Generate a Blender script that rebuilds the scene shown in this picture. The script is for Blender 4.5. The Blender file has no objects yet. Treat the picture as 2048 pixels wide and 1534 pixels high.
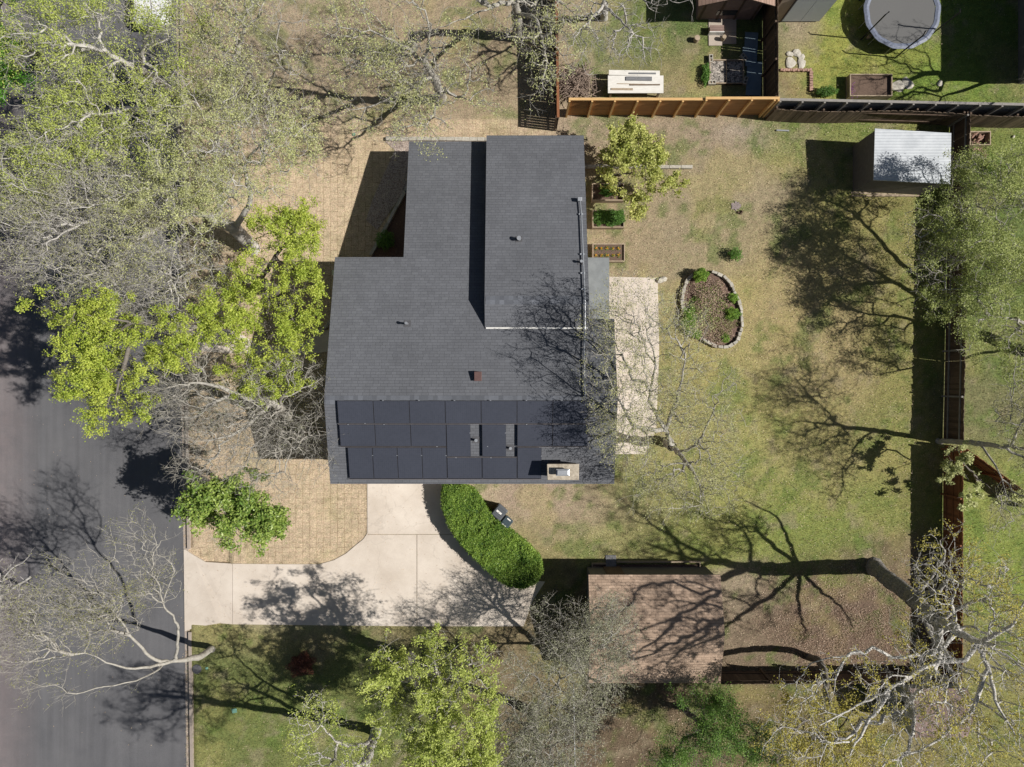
import bpy, bmesh, math, random
import numpy as np
C = bpy.context.scene
COL = C.collection
rng = np.random.default_rng(7)
random.seed(7)

# ------------------------------------------------------------------ camera, sky, sun, exposure
F, H = 1422.0, 38.0                      # focal length in photo pixels, height of the camera above the ground (m)
cam_d = bpy.data.cameras.new('camera'); cam = bpy.data.objects.new('camera', cam_d); COL.objects.link(cam)
cam_d.sensor_width = 36; cam_d.lens = F / 2048 * 36; cam_d.clip_start = 0.5; cam_d.clip_end = 2000
cam.location = (0, 0, H); cam.rotation_euler = (0, 0, 0); C.camera = cam
SUN_EL, SUN_AZ = math.radians(44.5), math.radians(-7.0)      # azimuth counted from +X
sd = (math.cos(SUN_EL) * math.cos(SUN_AZ), math.cos(SUN_EL) * math.sin(SUN_AZ), math.sin(SUN_EL))
W = bpy.data.worlds.new('World'); C.world = W; W.use_nodes = True
nt = W.node_tree; bg = nt.nodes['Background']
sky = nt.nodes.new('ShaderNodeTexSky'); sky.sky_type = 'NISHITA'; sky.sun_disc = False
sky.sun_elevation = SUN_EL; sky.sun_rotation = math.pi / 2 - SUN_AZ
nt.links.new(sky.outputs[0], bg.inputs[0]); bg.inputs[1].default_value = 0.036
sl = bpy.data.lights.new('sun', 'SUN'); sl.energy = 5.0; sl.angle = math.radians(0.55); sl.color = (1.0, 0.955, 0.88)
so = bpy.data.objects.new('sun', sl); COL.objects.link(so); so.location = (30, -4, 40)
from mathutils import Vector, Matrix
so.rotation_euler = Vector(sd).to_track_quat('Z', 'Y').to_euler()
C.view_settings.view_transform = 'Standard'; C.view_settings.look = 'None'
C.view_settings.exposure = 0.22; C.view_settings.gamma = 1

# ------------------------------------------------------------------ helpers
def G(px, py, h=0.0):
    k = (H - h) / F
    return ((px - 1024) * k, (767 - py) * k)
def P3(px, py, h=0.0):
    x, y = G(px, py, h); return (x, y, h)

def tag(o, label=None, cat=None, group=None, kind=None):
    if label: o['label'] = label
    if cat: o['category'] = cat
    if group: o['group'] = group
    if kind: o['kind'] = kind
    return o
def thing(name, label, cat, base=(0, 0, 0), group=None):
    o = bpy.data.objects.new(name, None); COL.objects.link(o); o.location = base; o.empty_display_size = 0.3
    return tag(o, label, cat, group)

def np_mesh(name, V, Q, mats, mi=None, smooth=False):
    me = bpy.data.meshes.new(name)
    V = np.ascontiguousarray(V, dtype=np.float32); Q = np.ascontiguousarray(Q, dtype=np.int32)
    k = Q.shape[1]
    me.vertices.add(len(V)); me.vertices.foreach_set('co', V.ravel())
    me.loops.add(Q.size); me.loops.foreach_set('vertex_index', Q.ravel())
    me.polygons.add(len(Q)); me.polygons.foreach_set('loop_start', np.arange(len(Q), dtype=np.int32) * k)
    me.polygons.foreach_set('loop_total', np.full(len(Q), k, dtype=np.int32))
    for m in mats: me.materials.append(m)
    if mi is not None: me.polygons.foreach_set('material_index', np.ascontiguousarray(mi, dtype=np.int32))
    me.update(calc_edges=True)
    if smooth: me.polygons.foreach_set('use_smooth', np.ones(len(Q), dtype=bool))
    return me
def link_np(name, V, Q, mats, parent=None, mi=None, smooth=False, base=None):
    V = np.asarray(V, dtype=np.float64)
    if parent is not None: off = np.array(parent_world(parent))
    else: off = np.array(base if base is not None else (V[:, 0].mean(), V[:, 1].mean(), V[:, 2].min()))
    me = np_mesh(name, V - off, Q, mats, mi, smooth)
    o = bpy.data.objects.new(name, me); COL.objects.link(o)
    if parent is not None: o.parent = parent
    else: o.location = off
    return o
def parent_world(p):
    l = Vector(p.location)
    while p.parent: p = p.parent; l += Vector(p.location)
    return l

class MB:
    def __init__(s): s.v = []; s.f = []; s.m = []
    def face(s, pts, m=0):
        n = len(s.v); s.v += [tuple(p) for p in pts]; s.f.append(list(range(n, n + len(pts)))); s.m.append(m)
    def box(s, x0, x1, y0, y1, z0, z1, m=0, rot=0, c=None, jit=0):
        p = [(x0, y0, z0), (x1, y0, z0), (x1, y1, z0), (x0, y1, z0), (x0, y0, z1), (x1, y0, z1), (x1, y1, z1), (x0, y1, z1)]
        if jit: p = [tuple(a + random.uniform(-jit, jit) for a in q) for q in p]
        if rot:
            cx, cy = c if c else ((x0 + x1) / 2, (y0 + y1) / 2); ca, sa = math.cos(rot), math.sin(rot)
            p = [(cx + (a - cx) * ca - (b - cy) * sa, cy + (a - cx) * sa + (b - cy) * ca, z) for a, b, z in p]
        n = len(s.v); s.v += p
        for f in ((3, 2, 1, 0), (4, 5, 6, 7), (0, 1, 5, 4), (1, 2, 6, 5), (2, 3, 7, 6), (3, 0, 4, 7)):
            s.f.append([n + i for i in f]); s.m.append(m)
        return s
    def slab(s, poly, zf, th, m=0, mside=None):
        a = sum(poly[i][0] * poly[(i + 1) % len(poly)][1] - poly[(i + 1) % len(poly)][0] * poly[i][1] for i in range(len(poly)))
        if a < 0: poly = poly[::-1]
        n = len(s.v); k = len(poly)
        s.v += [(x, y, zf(x, y)) for x, y in poly] + [(x, y, zf(x, y) - th) for x, y in poly]
        s.f.append([n + i for i in range(k)]); s.m.append(m)
        s.f.append([n + k + i for i in reversed(range(k))]); s.m.append(m if mside is None else mside)
        for i in range(k):
            j = (i + 1) % k
            s.f.append([n + i, n + k + i, n + k + j, n + j]); s.m.append(m if mside is None else mside)
        return s
    def tube(s, pts, r, sides=8, m=0, cap=True):
        pts = [Vector(p) for p in pts]; rr = r if isinstance(r, (list, tuple)) else [r] * len(pts)
        rings = []
        for i, p in enumerate(pts):
            d = (pts[min(i + 1, len(pts) - 1)] - pts[max(i - 1, 0)]).normalized()
            u = d.cross(Vector((0, 0, 1)) if abs(d.z) < .9 else Vector((1, 0, 0))).normalized(); w = d.cross(u)
            n = len(s.v); rings.append(n)
            s.v += [tuple(p + (u * math.cos(2 * math.pi * k / sides) + w * math.sin(2 * math.pi * k / sides)) * rr[i]) for k in range(sides)]
        for a, b in zip(rings, rings[1:]):
            for k in range(sides):
                s.f.append([a + k, b + k, b + (k + 1) % sides, a + (k + 1) % sides][::-1]); s.m.append(m)
        if cap:
            s.f.append([rings[0] + k for k in range(sides)]); s.m.append(m)
            s.f.append([rings[-1] + k for k in reversed(range(sides))]); s.m.append(m)
        return s
    def build(s, name, mats, parent=None, base=None, bevel=0, smooth=False):
        if not isinstance(mats, (list, tuple)): mats = [mats]
        V = np.array(s.v, dtype=float)
        if parent is not None: off = Vector(parent_world(parent))
        else: off = Vector(base) if base is not None else Vector(((V[:, 0].min() + V[:, 0].max()) / 2, (V[:, 1].min() + V[:, 1].max()) / 2, V[:, 2].min()))
        me = bpy.data.meshes.new(name)
        me.from_pydata([tuple(Vector(p) - off) for p in s.v], [], s.f)
        for m in mats: me.materials.append(m)
        me.polygons.foreach_set('material_index', s.m)
        bm = bmesh.new(); bm.from_mesh(me); bmesh.ops.recalc_face_normals(bm, faces=bm.faces); bm.to_mesh(me); bm.free()
        if smooth: me.polygons.foreach_set('use_smooth', [True] * len(me.polygons))
        o = bpy.data.objects.new(name, me); COL.objects.link(o)
        if parent is not None: o.parent = parent
        else: o.location = off
        if bevel:
            b = o.modifiers.new('bevel', 'BEVEL'); b.width = bevel; b.segments = 2; b.limit_method = 'ANGLE'
        return o
def copy_tree(o, parent=None):
    c = o.copy(); COL.objects.link(c); c.parent = parent
    for ch in list(o.children): copy_tree(ch, c)
    return c

# value noise
def vnoise(x, y, s, seed):
    r = np.random.default_rng(seed).random((256, 256))
    x = x / s + 1000.37; y = y / s + 1000.71
    xi = np.floor(x).astype(int); yi = np.floor(y).astype(int); fx = x - xi; fy = y - yi
    fx = fx * fx * (3 - 2 * fx); fy = fy * fy * (3 - 2 * fy)
    g = lambda a, b: r[a % 256, b % 256]
    return (g(xi, yi) * (1 - fx) + g(xi + 1, yi) * fx) * (1 - fy) + (g(xi, yi + 1) * (1 - fx) + g(xi + 1, yi + 1) * fx) * fy
def fnoise(x, y, s, seed): return (vnoise(x, y, s, seed) * .5 + vnoise(x, y, s / 2.1, seed + 1) * .3 + vnoise(x, y, s / 4.3, seed + 2) * .2)

# ------------------------------------------------------------------ materials
def base_mat(name):
    m = bpy.data.materials.new(name); m.use_nodes = True; n = m.node_tree.nodes; l = m.node_tree.links
    return m, n, l, n['Principled BSDF']
def node(n, t, **kw):
    a = n.new(t)
    for k, v in kw.items():
        if k in a.inputs.keys() if hasattr(a.inputs, 'keys') else False: a.inputs[k].default_value = v
        else: setattr(a, k, v)
    return a
def pos(n, l, scale=(1, 1, 1), swap=False):
    g = n.new('ShaderNodeNewGeometry'); mp = n.new('ShaderNodeMapping'); mp.inputs['Scale'].default_value = scale
    if swap: mp.inputs['Rotation'].default_value = (0, 0, math.pi / 2)
    l.new(g.outputs['Position'], mp.inputs['Vector']); return mp.outputs[0]
def c4(c): return (c[0], c[1], c[2], 1)
def mat(name, col, col2=None, scale=3, detail=6, rough=.8, metallic=0, bump=0, bscale=40, island=0, stretch=(1, 1, 1), spec=.3):
    m, n, l, b = base_mat(name)
    if col2 is None: col2 = tuple(c * .72 for c in col)
    v = pos(n, l, stretch)
    t = n.new('ShaderNodeTexNoise'); t.inputs['Scale'].default_value = scale; t.inputs['Detail'].default_value = detail
    t.inputs['Roughness'].default_value = .65
    l.new(v, t.inputs['Vector'])
    r = n.new('ShaderNodeValToRGB'); r.color_ramp.elements[0].position = .3; r.color_ramp.elements[1].position = .7
    r.color_ramp.elements[0].color = c4(col2); r.color_ramp.elements[1].color = c4(col)
    l.new(t.outputs['Fac'], r.inputs[0]); out = r.outputs[0]
    if island:
        g = n.new('ShaderNodeNewGeometry'); mr = n.new('ShaderNodeMapRange'); mr.inputs['To Min'].default_value = 1 - island; mr.inputs['To Max'].default_value = 1 + island
        l.new(g.outputs['Random Per Island'], mr.inputs['Value'])
        h = n.new('ShaderNodeHueSaturation'); l.new(mr.outputs[0], h.inputs['Value']); l.new(out, h.inputs['Color']); out = h.outputs[0]
    l.new(out, b.inputs['Base Color']); b.inputs['Roughness'].default_value = rough; b.inputs['Metallic'].default_value = metallic
    b.inputs['Specular IOR Level'].default_value = spec
    if bump:
        t2 = n.new('ShaderNodeTexNoise'); t2.inputs['Scale'].default_value = bscale; t2.inputs['Detail'].default_value = 4; l.new(v, t2.inputs['Vector'])
        bp = n.new('ShaderNodeBump'); bp.inputs['Strength'].default_value = bump; bp.inputs['Distance'].default_value = .02
        l.new(t2.outputs['Fac'], bp.inputs['Height']); l.new(bp.outputs[0], b.inputs['Normal'])
    return m
def shingle(name, c1, c2, cm, swap=False, bw=.33, rh=.135, blot=.25):
    m, n, l, b = base_mat(name)
    v = pos(n, l, swap=swap)
    br = n.new('ShaderNodeTexBrick'); br.inputs['Scale'].default_value = 1; br.inputs['Brick Width'].default_value = bw
    br.inputs['Row Height'].default_value = rh; br.inputs['Mortar Size'].default_value = .008; br.inputs['Mortar Smooth'].default_value = .3
    br.offset = .37; br.offset_frequency = 2; br.squash = .72; br.squash_frequency = 3
    br.inputs['Color1'].default_value = c4(c1); br.inputs['Color2'].default_value = c4(c2); br.inputs['Mortar'].default_value = c4(cm)
    l.new(v, br.inputs['Vector'])
    t = n.new('ShaderNodeTexNoise'); t.inputs['Scale'].default_value = .5; t.inputs['Detail'].default_value = 8; t.inputs['Roughness'].default_value = .7; l.new(v, t.inputs['Vector'])
    mr = n.new('ShaderNodeMapRange'); mr.inputs['From Min'].default_value = .3; mr.inputs['From Max'].default_value = .7
    mr.inputs['To Min'].default_value = 1 - blot; mr.inputs['To Max'].default_value = 1 + blot; l.new(t.outputs['Fac'], mr.inputs['Value'])
    h = n.new('ShaderNodeHueSaturation'); l.new(mr.outputs[0], h.inputs['Value']); l.new(br.outputs['Color'], h.inputs['Color'])
    t2 = n.new('ShaderNodeTexNoise'); t2.inputs['Scale'].default_value = 90; t2.inputs['Detail'].default_value = 3; l.new(v, t2.inputs['Vector'])
    mr2 = n.new('ShaderNodeMapRange'); mr2.inputs['From Min'].default_value = .3; mr2.inputs['From Max'].default_value = .7
    mr2.inputs['To Min'].default_value = .75; mr2.inputs['To Max'].default_value = 1.25; l.new(t2.outputs['Fac'], mr2.inputs['Value'])
    h2 = n.new('ShaderNodeHueSaturation'); l.new(mr2.outputs[0], h2.inputs['Value']); l.new(h.outputs[0], h2.inputs['Color'])
    l.new(h2.outputs[0], b.inputs['Base Color']); b.inputs['Roughness'].default_value = .85; b.inputs['Specular IOR Level'].default_value = .3
    bp = n.new('ShaderNodeBump'); bp.inputs['Strength'].default_value = .6; bp.inputs['Distance'].default_value = .012; bp.invert = True
    l.new(br.outputs['Fac'], bp.inputs['Height']); l.new(bp.outputs[0], b.inputs['Normal'])
    return m
def leaf_mat(name, ca, cb, trans=.35, rough=.5):
    m, n, l, b = base_mat(name)
    g = n.new('ShaderNodeNewGeometry'); r = n.new('ShaderNodeValToRGB')
    r.color_ramp.elements[0].color = c4(ca); r.color_ramp.elements[1].color = c4(cb)
    t = n.new('ShaderNodeTexNoise'); t.inputs['Scale'].default_value = .8; t.inputs['Detail'].default_value = 3; l.new(g.outputs['Position'], t.inputs['Vector'])
    a = n.new('ShaderNodeMath'); a.operation = 'MULTIPLY_ADD'; a.inputs[1].default_value = 1.6; a.inputs[2].default_value = -.8; l.new(t.outputs['Fac'], a.inputs[0])
    a2 = n.new('ShaderNodeMath'); a2.operation = 'ADD'; l.new(a.outputs[0], a2.inputs[0]); l.new(g.outputs['Random Per Island'], a2.inputs[1])
    l.new(a2.outputs[0], r.inputs[0]); l.new(r.outputs[0], b.inputs['Base Color']); b.inputs['Roughness'].default_value = rough
    b.inputs['Specular IOR Level'].default_value = .35
    tr = n.new('ShaderNodeBsdfTranslucent'); l.new(r.outputs[0], tr.inputs['Color'])
    mx = n.new('ShaderNodeMixShader'); mx.inputs[0].default_value = trans
    l.new(b.outputs[0], mx.inputs[1]); l.new(tr.outputs[0], mx.inputs[2]); l.new(mx.outputs[0], n['Material Output'].inputs[0])
    return m

M = {}
M['shingle'] = shingle('grey_shingle', (.130, .136, .153), (.110, .115, .130), (.080, .084, .096), blot=.12)
M['shingle_cap'] = shingle('grey_shingle_cap', (.122, .131, .152), (.096, .104, .122), (.065, .066, .075), swap=True, bw=.42, rh=.2, blot=.16)
M['shingle_brown'] = shingle('brown_shingle', (.44, .325, .245), (.325, .235, .175), (.2, .145, .11), blot=.3)
M['shingle_mauve'] = shingle('mauve_shingle', (.26, .19, .17), (.17, .12, .11), (.08, .06, .05), swap=True, blot=.3)
M['shake'] = shingle('wood_shake', (.36, .25, .2), (.26, .17, .13), (.06, .04, .03), bw=.16, rh=.5, blot=.2)
M['felt'] = mat('grey_roll_roofing', (.23, .25, .26), (.17, .185, .195), scale=2.5, bump=.15)
M['asphalt'] = None
M['concrete'] = None
M['brick'] = mat('tan_brick_wall', (.34, .25, .19), (.24, .17, .13), scale=12)
M['siding'] = mat('dark_siding', (.16, .15, .14), scale=5)
M['black'] = mat('black_metal', (.02, .02, .022), scale=8, rough=.5)
M['galv'] = mat('galvanised_metal', (.5, .52, .55), (.38, .4, .43), scale=8, rough=.4, metallic=.6)
M['white'] = mat('white_paint', (.78, .77, .74), (.6, .59, .56), scale=6, rough=.6)
M['limestone'] = mat('limestone_blocks', (.50, .475, .42), (.31, .285, .24), scale=9, bump=.4, bscale=25, island=.14)
M['chimney'] = mat('weathered_chimney_mortar', (.55, .49, .40), (.25, .21, .16), scale=5, bump=.3)
M['gravel'] = None
M['wood_new'] = mat('new_cedar_boards', (.38, .19, .075), (.28, .135, .05), scale=3, stretch=(.6, 6, 12), island=.14, rough=.65)
M['wood_cap'] = mat('pale_cap_board', (.66, .43, .2), (.5, .31, .13), scale=4, stretch=(1, 6, 6))
M['wood_grey'] = mat('weathered_grey_boards', (.20, .205, .215), (.13, .13, .14), scale=3, stretch=(1, 6, 12), island=.2)
M['wood_old'] = mat('old_brown_pickets', (.20, .15, .11), (.10, .072, .052), scale=4, stretch=(4, 4, .6), island=.35)
M['wood_red'] = mat('red_brown_pickets', (.24, .10, .045), (.15, .06, .028), scale=4, stretch=(4, 4, .6), island=.25)
M['wood_dark'] = mat('dark_brown_pickets', (.13, .09, .065), (.075, .05, .036), scale=4, stretch=(4, 4, .6), island=.3)
M['wood_frame'] = mat('pale_timber', (.42, .34, .25), (.27, .21, .15), scale=5, stretch=(2, 2, 6), island=.15)
M['soil'] = mat('garden_soil', (.17, .115, .085), (.09, .06, .045), scale=25, bump=.8, bscale=60)
M['mulch'] = mat('bark_mulch', (.2, .13, .1), (.08, .05, .04), scale=18, detail=10, bump=.9, bscale=50)
M['board_white'] = mat('white_plywood', (.74, .72, .68), (.6, .58, .54), scale=3, rough=.6, stretch=(1, 4, 1))
M['bluegrey'] = mat('blue_grey_panel', (.22, .29, .34), (.16, .22, .27), scale=2, rough=.5)
M['beige'] = mat('beige_siding', (.42, .34, .27), (.36, .29, .23), scale=4)
M['pale_wall'] = mat('pale_grey_siding', (.42, .42, .38), (.36, .36, .33), scale=4)
M['mauve_panel'] = mat('brown_plank_wall', (.27, .19, .165), (.2, .14, .12), scale=4)
M['glass'] = mat('dark_glass', (.03, .035, .04), scale=4, rough=.08, spec=.6)
M['paneframe'] = mat('panel_frame', (.05, .05, .06), rough=.4, scale=5)
M['rail'] = mat('rail_aluminium', (.24, .22, .225), scale=5, rough=.5)
M['bin'] = mat('grey_bin_plastic', (.105, .115, .13), (.085, .093, .105), rough=.45, scale=6)
M['bin2'] = mat('blue_grey_bin_plastic', (.06, .085, .10), (.05, .07, .085), rough=.4, scale=6)
M['tramp_mat'] = mat('trampoline_mat', (.13, .13, .13), (.11, .11, .11), scale=60, rough=.7)
M['tramp_pad'] = mat('trampoline_pad', (.20, .225, .30), (.12, .14, .19), scale=9, rough=.5)
M['rust'] = mat('rusty_panel', (.45, .2, .06), (.3, .12, .04), scale=6)
M['brick_red'] = mat('loose_bricks', (.42, .27, .21), (.3, .18, .14), scale=14, island=.2)
M['redbox'] = mat('rusty_brown_vent', (.13, .075, .07), scale=8, rough=.6)
M['bark'] = mat('grey_bark', (.46, .44, .40), (.27, .25, .22), scale=7, detail=9, bump=.6, bscale=30)
M['bark_pale'] = mat('pale_bark', (.54, .52, .49), (.33, .31, .29), scale=6, detail=9, bump=.6, bscale=30)
M['bark_dark'] = mat('dark_bark', (.20, .18, .16), (.12, .105, .09), scale=7, detail=9, bump=.6, bscale=30)
def syc_bark():  # bark paling upward; the dark lower tone also holds the trunk's shaded side
    m, n, l, b = base_mat('sycamore_bark'); g = n.new('ShaderNodeNewGeometry'); sx = n.new('ShaderNodeSeparateXYZ'); l.new(g.outputs['Position'], sx.inputs[0])
    t = n.new('ShaderNodeTexNoise'); t.inputs['Scale'].default_value = 3; t.inputs['Detail'].default_value = 9; t.inputs['Roughness'].default_value = .7; l.new(g.outputs['Position'], t.inputs['Vector'])
    ma = n.new('ShaderNodeMath'); ma.operation = 'MULTIPLY_ADD'; ma.inputs[1].default_value = 9; l.new(t.outputs['Fac'], ma.inputs[0]); l.new(sx.outputs[2], ma.inputs[2])
    mr = n.new('ShaderNodeMapRange'); mr.inputs['From Min'].default_value = 8.5; mr.inputs['From Max'].default_value = 13; l.new(ma.outputs[0], mr.inputs['Value'])
    t2 = n.new('ShaderNodeTexNoise'); t2.inputs['Scale'].default_value = 14; t2.inputs['Detail'].default_value = 8; l.new(g.outputs['Position'], t2.inputs['Vector'])
    r1 = n.new('ShaderNodeValToRGB'); r1.color_ramp.elements[0].color = (.10, .092, .085, 1); r1.color_ramp.elements[1].color = (.30, .28, .26, 1); r1.color_ramp.elements[0].position = .3; r1.color_ramp.elements[1].position = .7
    r2 = n.new('ShaderNodeValToRGB'); r2.color_ramp.elements[0].color = (.30, .28, .26, 1); r2.color_ramp.elements[1].color = (.62, .60, .57, 1); r2.color_ramp.elements[0].position = .3; r2.color_ramp.elements[1].position = .6
    l.new(t2.outputs['Fac'], r1.inputs[0]); l.new(t2.outputs['Fac'], r2.inputs[0])
    mx = n.new('ShaderNodeMix'); mx.data_type = 'RGBA'; l.new(mr.outputs[0], mx.inputs[0]); l.new(r1.outputs[0], mx.inputs[6]); l.new(r2.outputs[0], mx.inputs[7]); l.new(mx.outputs[2], b.inputs['Base Color']); b.inputs['Roughness'].default_value = .85
    bp = n.new('ShaderNodeBump'); bp.inputs['Strength'].default_value = 1; bp.inputs['Distance'].default_value = .04; l.new(t2.outputs['Fac'], bp.inputs['Height']); l.new(bp.outputs[0], b.inputs['Normal']); return m
M['bark_syc'] = syc_bark()
M['l_pale'] = leaf_mat('pale_spring_leaves', (.44, .47, .20), (.60, .62, .30))
M['l_yg'] = leaf_mat('yellow_green_leaves', (.30, .40, .05), (.58, .64, .12))
M['l_yg2'] = leaf_mat('yellow_green_mixed_leaves', (.36, .44, .09), (.56, .62, .17))
M['l_green'] = leaf_mat('fresh_green_leaves', (.17, .33, .06), (.38, .54, .14))
M['l_bright'] = leaf_mat('bright_green_leaves', (.10, .32, .03), (.22, .48, .06))
M['l_olive'] = leaf_mat('olive_leaves', (.26, .27, .10), (.42, .42, .18))
M['l_haze'] = leaf_mat('pale_olive_leaves', (.40, .41, .18), (.56, .56, .28))
M['l_pecan'] = leaf_mat('olive_green_leaves', (.24, .30, .08), (.47, .52, .18))
M['l_jun'] = leaf_mat('mid_green_leaves', (.09, .20, .035), (.24, .38, .08))
M['l_mag'] = leaf_mat('glossy_green_leaves', (.14, .25, .045), (.40, .50, .12), rough=.4)
M['l_grey'] = leaf_mat('grey_green_leaves', (.28, .29, .19), (.42, .43, .29))
M['l_mustard'] = leaf_mat('mustard_leaves', (.40, .36, .07), (.56, .50, .12))
M['l_hedge'] = leaf_mat('hedge_leaves', (.06, .15, .02), (.34, .48, .09))
M['l_tree8'] = leaf_mat('golden_green_leaves', (.30, .35, .06), (.62, .62, .22))
M['l_bed'] = leaf_mat('bed_leaves', (.07, .17, .03), (.17, .32, .06))
M['l_shrub'] = leaf_mat('shrub_leaves', (.12, .25, .04), (.30, .45, .07))
M['l_red'] = leaf_mat('dark_red_leaves', (.12, .04, .03), (.2, .08, .05))
M['l_brown'] = leaf_mat('dry_stems', (.28, .19, .14), (.46, .34, .26), trans=.1)
M['orange'] = leaf_mat('orange_petals', (.8, .25, .01), (.9, .5, .02))
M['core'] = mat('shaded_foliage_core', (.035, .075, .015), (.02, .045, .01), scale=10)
M['litter'] = leaf_mat('dry_leaf_litter', (.34, .24, .16), (.72, .58, .42), trans=.05)
M['litter_brown'] = leaf_mat('brown_fallen_leaves', (.19, .125, .085), (.46, .33, .24), trans=.05)
M['tire'] = mat('black_rubber', (.02, .02, .02), rough=.8, scale=9)
M['carpaint'] = mat('white_car_paint', (.75, .76, .78), (.72, .73, .75), rough=.25, scale=2, spec=.5)
M['purple'] = mat('purple_netting', (.35, .08, .45), scale=9)
M['green_lid'] = mat('green_plastic_lid', (.16, .32, .26), scale=9, rough=.5)

def asphalt():
    m, n, l, b = base_mat('asphalt'); v = pos(n, l)
    def ns(s, d, vec=v, r=.6):
        t = n.new('ShaderNodeTexNoise'); t.inputs['Scale'].default_value = s; t.inputs['Detail'].default_value = d; t.inputs['Roughness'].default_value = r; l.new(vec, t.inputs['Vector']); return t.outputs['Fac']
    r = n.new('ShaderNodeValToRGB'); r.color_ramp.elements[0].position = .3; r.color_ramp.elements[1].position = .72
    r.color_ramp.elements[0].color = (.086, .087, .096, 1); r.color_ramp.elements[1].color = (.128, .127, .135, 1)
    l.new(ns(.35, 9), r.inputs[0])
    v2 = pos(n, l, (3, .12, 1)); mr = n.new('ShaderNodeMapRange'); mr.inputs['From Min'].default_value = .3; mr.inputs['From Max'].default_value = .7
    mr.inputs['To Min'].default_value = .9; mr.inputs['To Max'].default_value = 1.1; l.new(ns(1.2, 4, v2), mr.inputs['Value'])
    h = n.new('ShaderNodeHueSaturation'); l.new(mr.outputs[0], h.inputs['Value']); l.new(r.outputs[0], h.inputs['Color'])
    mr3 = n.new('ShaderNodeMapRange'); mr3.inputs['From Min'].default_value = .35; mr3.inputs['From Max'].default_value = .65
    mr3.inputs['To Min'].default_value = .82; mr3.inputs['To Max'].default_value = 1.2; l.new(ns(60, 3), mr3.inputs['Value'])
    h3 = n.new('ShaderNodeHueSaturation'); l.new(mr3.outputs[0], h3.inputs['Value']); l.new(h.outputs[0], h3.inputs['Color'])
    # pinkish dusty wear towards the middle of the road
    g = n.new('ShaderNodeNewGeometry'); sx = n.new('ShaderNodeSeparateXYZ'); l.new(g.outputs['Position'], sx.inputs[0])
    m1 = n.new('ShaderNodeMapRange'); m1.inputs['From Min'].default_value = -25.2; m1.inputs['From Max'].default_value = -27.6; m1.inputs['To Min'].default_value = 0; m1.inputs['To Max'].default_value = .5
    l.new(sx.outputs[0], m1.inputs['Value']); mm = n.new('ShaderNodeMath'); mm.operation = 'MULTIPLY'; l.new(m1.outputs[0], mm.inputs[0]); l.new(ns(1.1, 8, r=.75), mm.inputs[1])
    mx = n.new('ShaderNodeMix'); mx.data_type = 'RGBA'; l.new(mm.outputs[0], mx.inputs[0]); l.new(h3.outputs[0], mx.inputs[6]); mx.inputs[7].default_value = (.36, .27, .26, 1)
    l.new(mx.outputs[2], b.inputs['Base Color']); b.inputs['Roughness'].default_value = .85
    bp = n.new('ShaderNodeBump'); bp.inputs['Strength'].default_value = .5; bp.inputs['Distance'].default_value = .01; l.new(ns(120, 2), bp.inputs['Height']); l.new(bp.outputs[0], b.inputs['Normal'])
    return m
def concrete(name, ca, cb, stain=.5):
    m, n, l, b = base_mat(name); v = pos(n, l)
    def ns(s, d, r=.6, vec=v):
        t = n.new('ShaderNodeTexNoise'); t.inputs['Scale'].default_value = s; t.inputs['Detail'].default_value = d; t.inputs['Roughness'].default_value = r; l.new(vec, t.inputs['Vector']); return t.outputs['Fac']
    r = n.new('ShaderNodeValToRGB'); r.color_ramp.elements[0].position = .28; r.color_ramp.elements[1].position = .7
    r.color_ramp.elements[0].color = c4(ca); r.color_ramp.elements[1].color = c4(cb); l.new(ns(.45, 10, .62), r.inputs[0])
    # hairline cracks
    vo = n.new('ShaderNodeTexVoronoi'); vo.feature = 'DISTANCE_TO_EDGE'; vo.inputs['Scale'].default_value = .23
    nv = n.new('ShaderNodeTexNoise'); nv.inputs['Scale'].default_value = 1.3; nv.inputs['Detail'].default_value = 6; l.new(v, nv.inputs['Vector'])
    va = n.new('ShaderNodeVectorMath'); va.operation = 'MULTIPLY_ADD'; va.inputs[1].default_value = (.9, .9, .9); l.new(nv.outputs['Color'], va.inputs[0]); l.new(v, va.inputs[2]); l.new(va.outputs[0], vo.inputs['Vector'])
    lt = n.new('ShaderNodeMapRange'); lt.inputs['From Min'].default_value = .0; lt.inputs['From Max'].default_value = .006; lt.inputs['To Min'].default_value = .35 * stain; lt.inputs['To Max'].default_value = 0; l.new(vo.outputs['Distance'], lt.inputs['Value'])
    mx = n.new('ShaderNodeMix'); mx.data_type = 'RGBA'; l.new(lt.outputs[0], mx.inputs[0]); l.new(r.outputs[0], mx.inputs[6]); mx.inputs[7].default_value = (.2, .17, .14, 1)
    mr = n.new('ShaderNodeMapRange'); mr.inputs['From Min'].default_value = .3; mr.inputs['From Max'].default_value = .7; mr.inputs['To Min'].default_value = .93; mr.inputs['To Max'].default_value = 1.06
    l.new(ns(30, 4), mr.inputs['Value']); h = n.new('ShaderNodeHueSaturation'); l.new(mr.outputs[0], h.inputs['Value']); l.new(mx.outputs[2], h.inputs['Color'])
    l.new(h.outputs[0], b.inputs['Base Color']); b.inputs['Roughness'].default_value = .85
    return m
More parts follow.
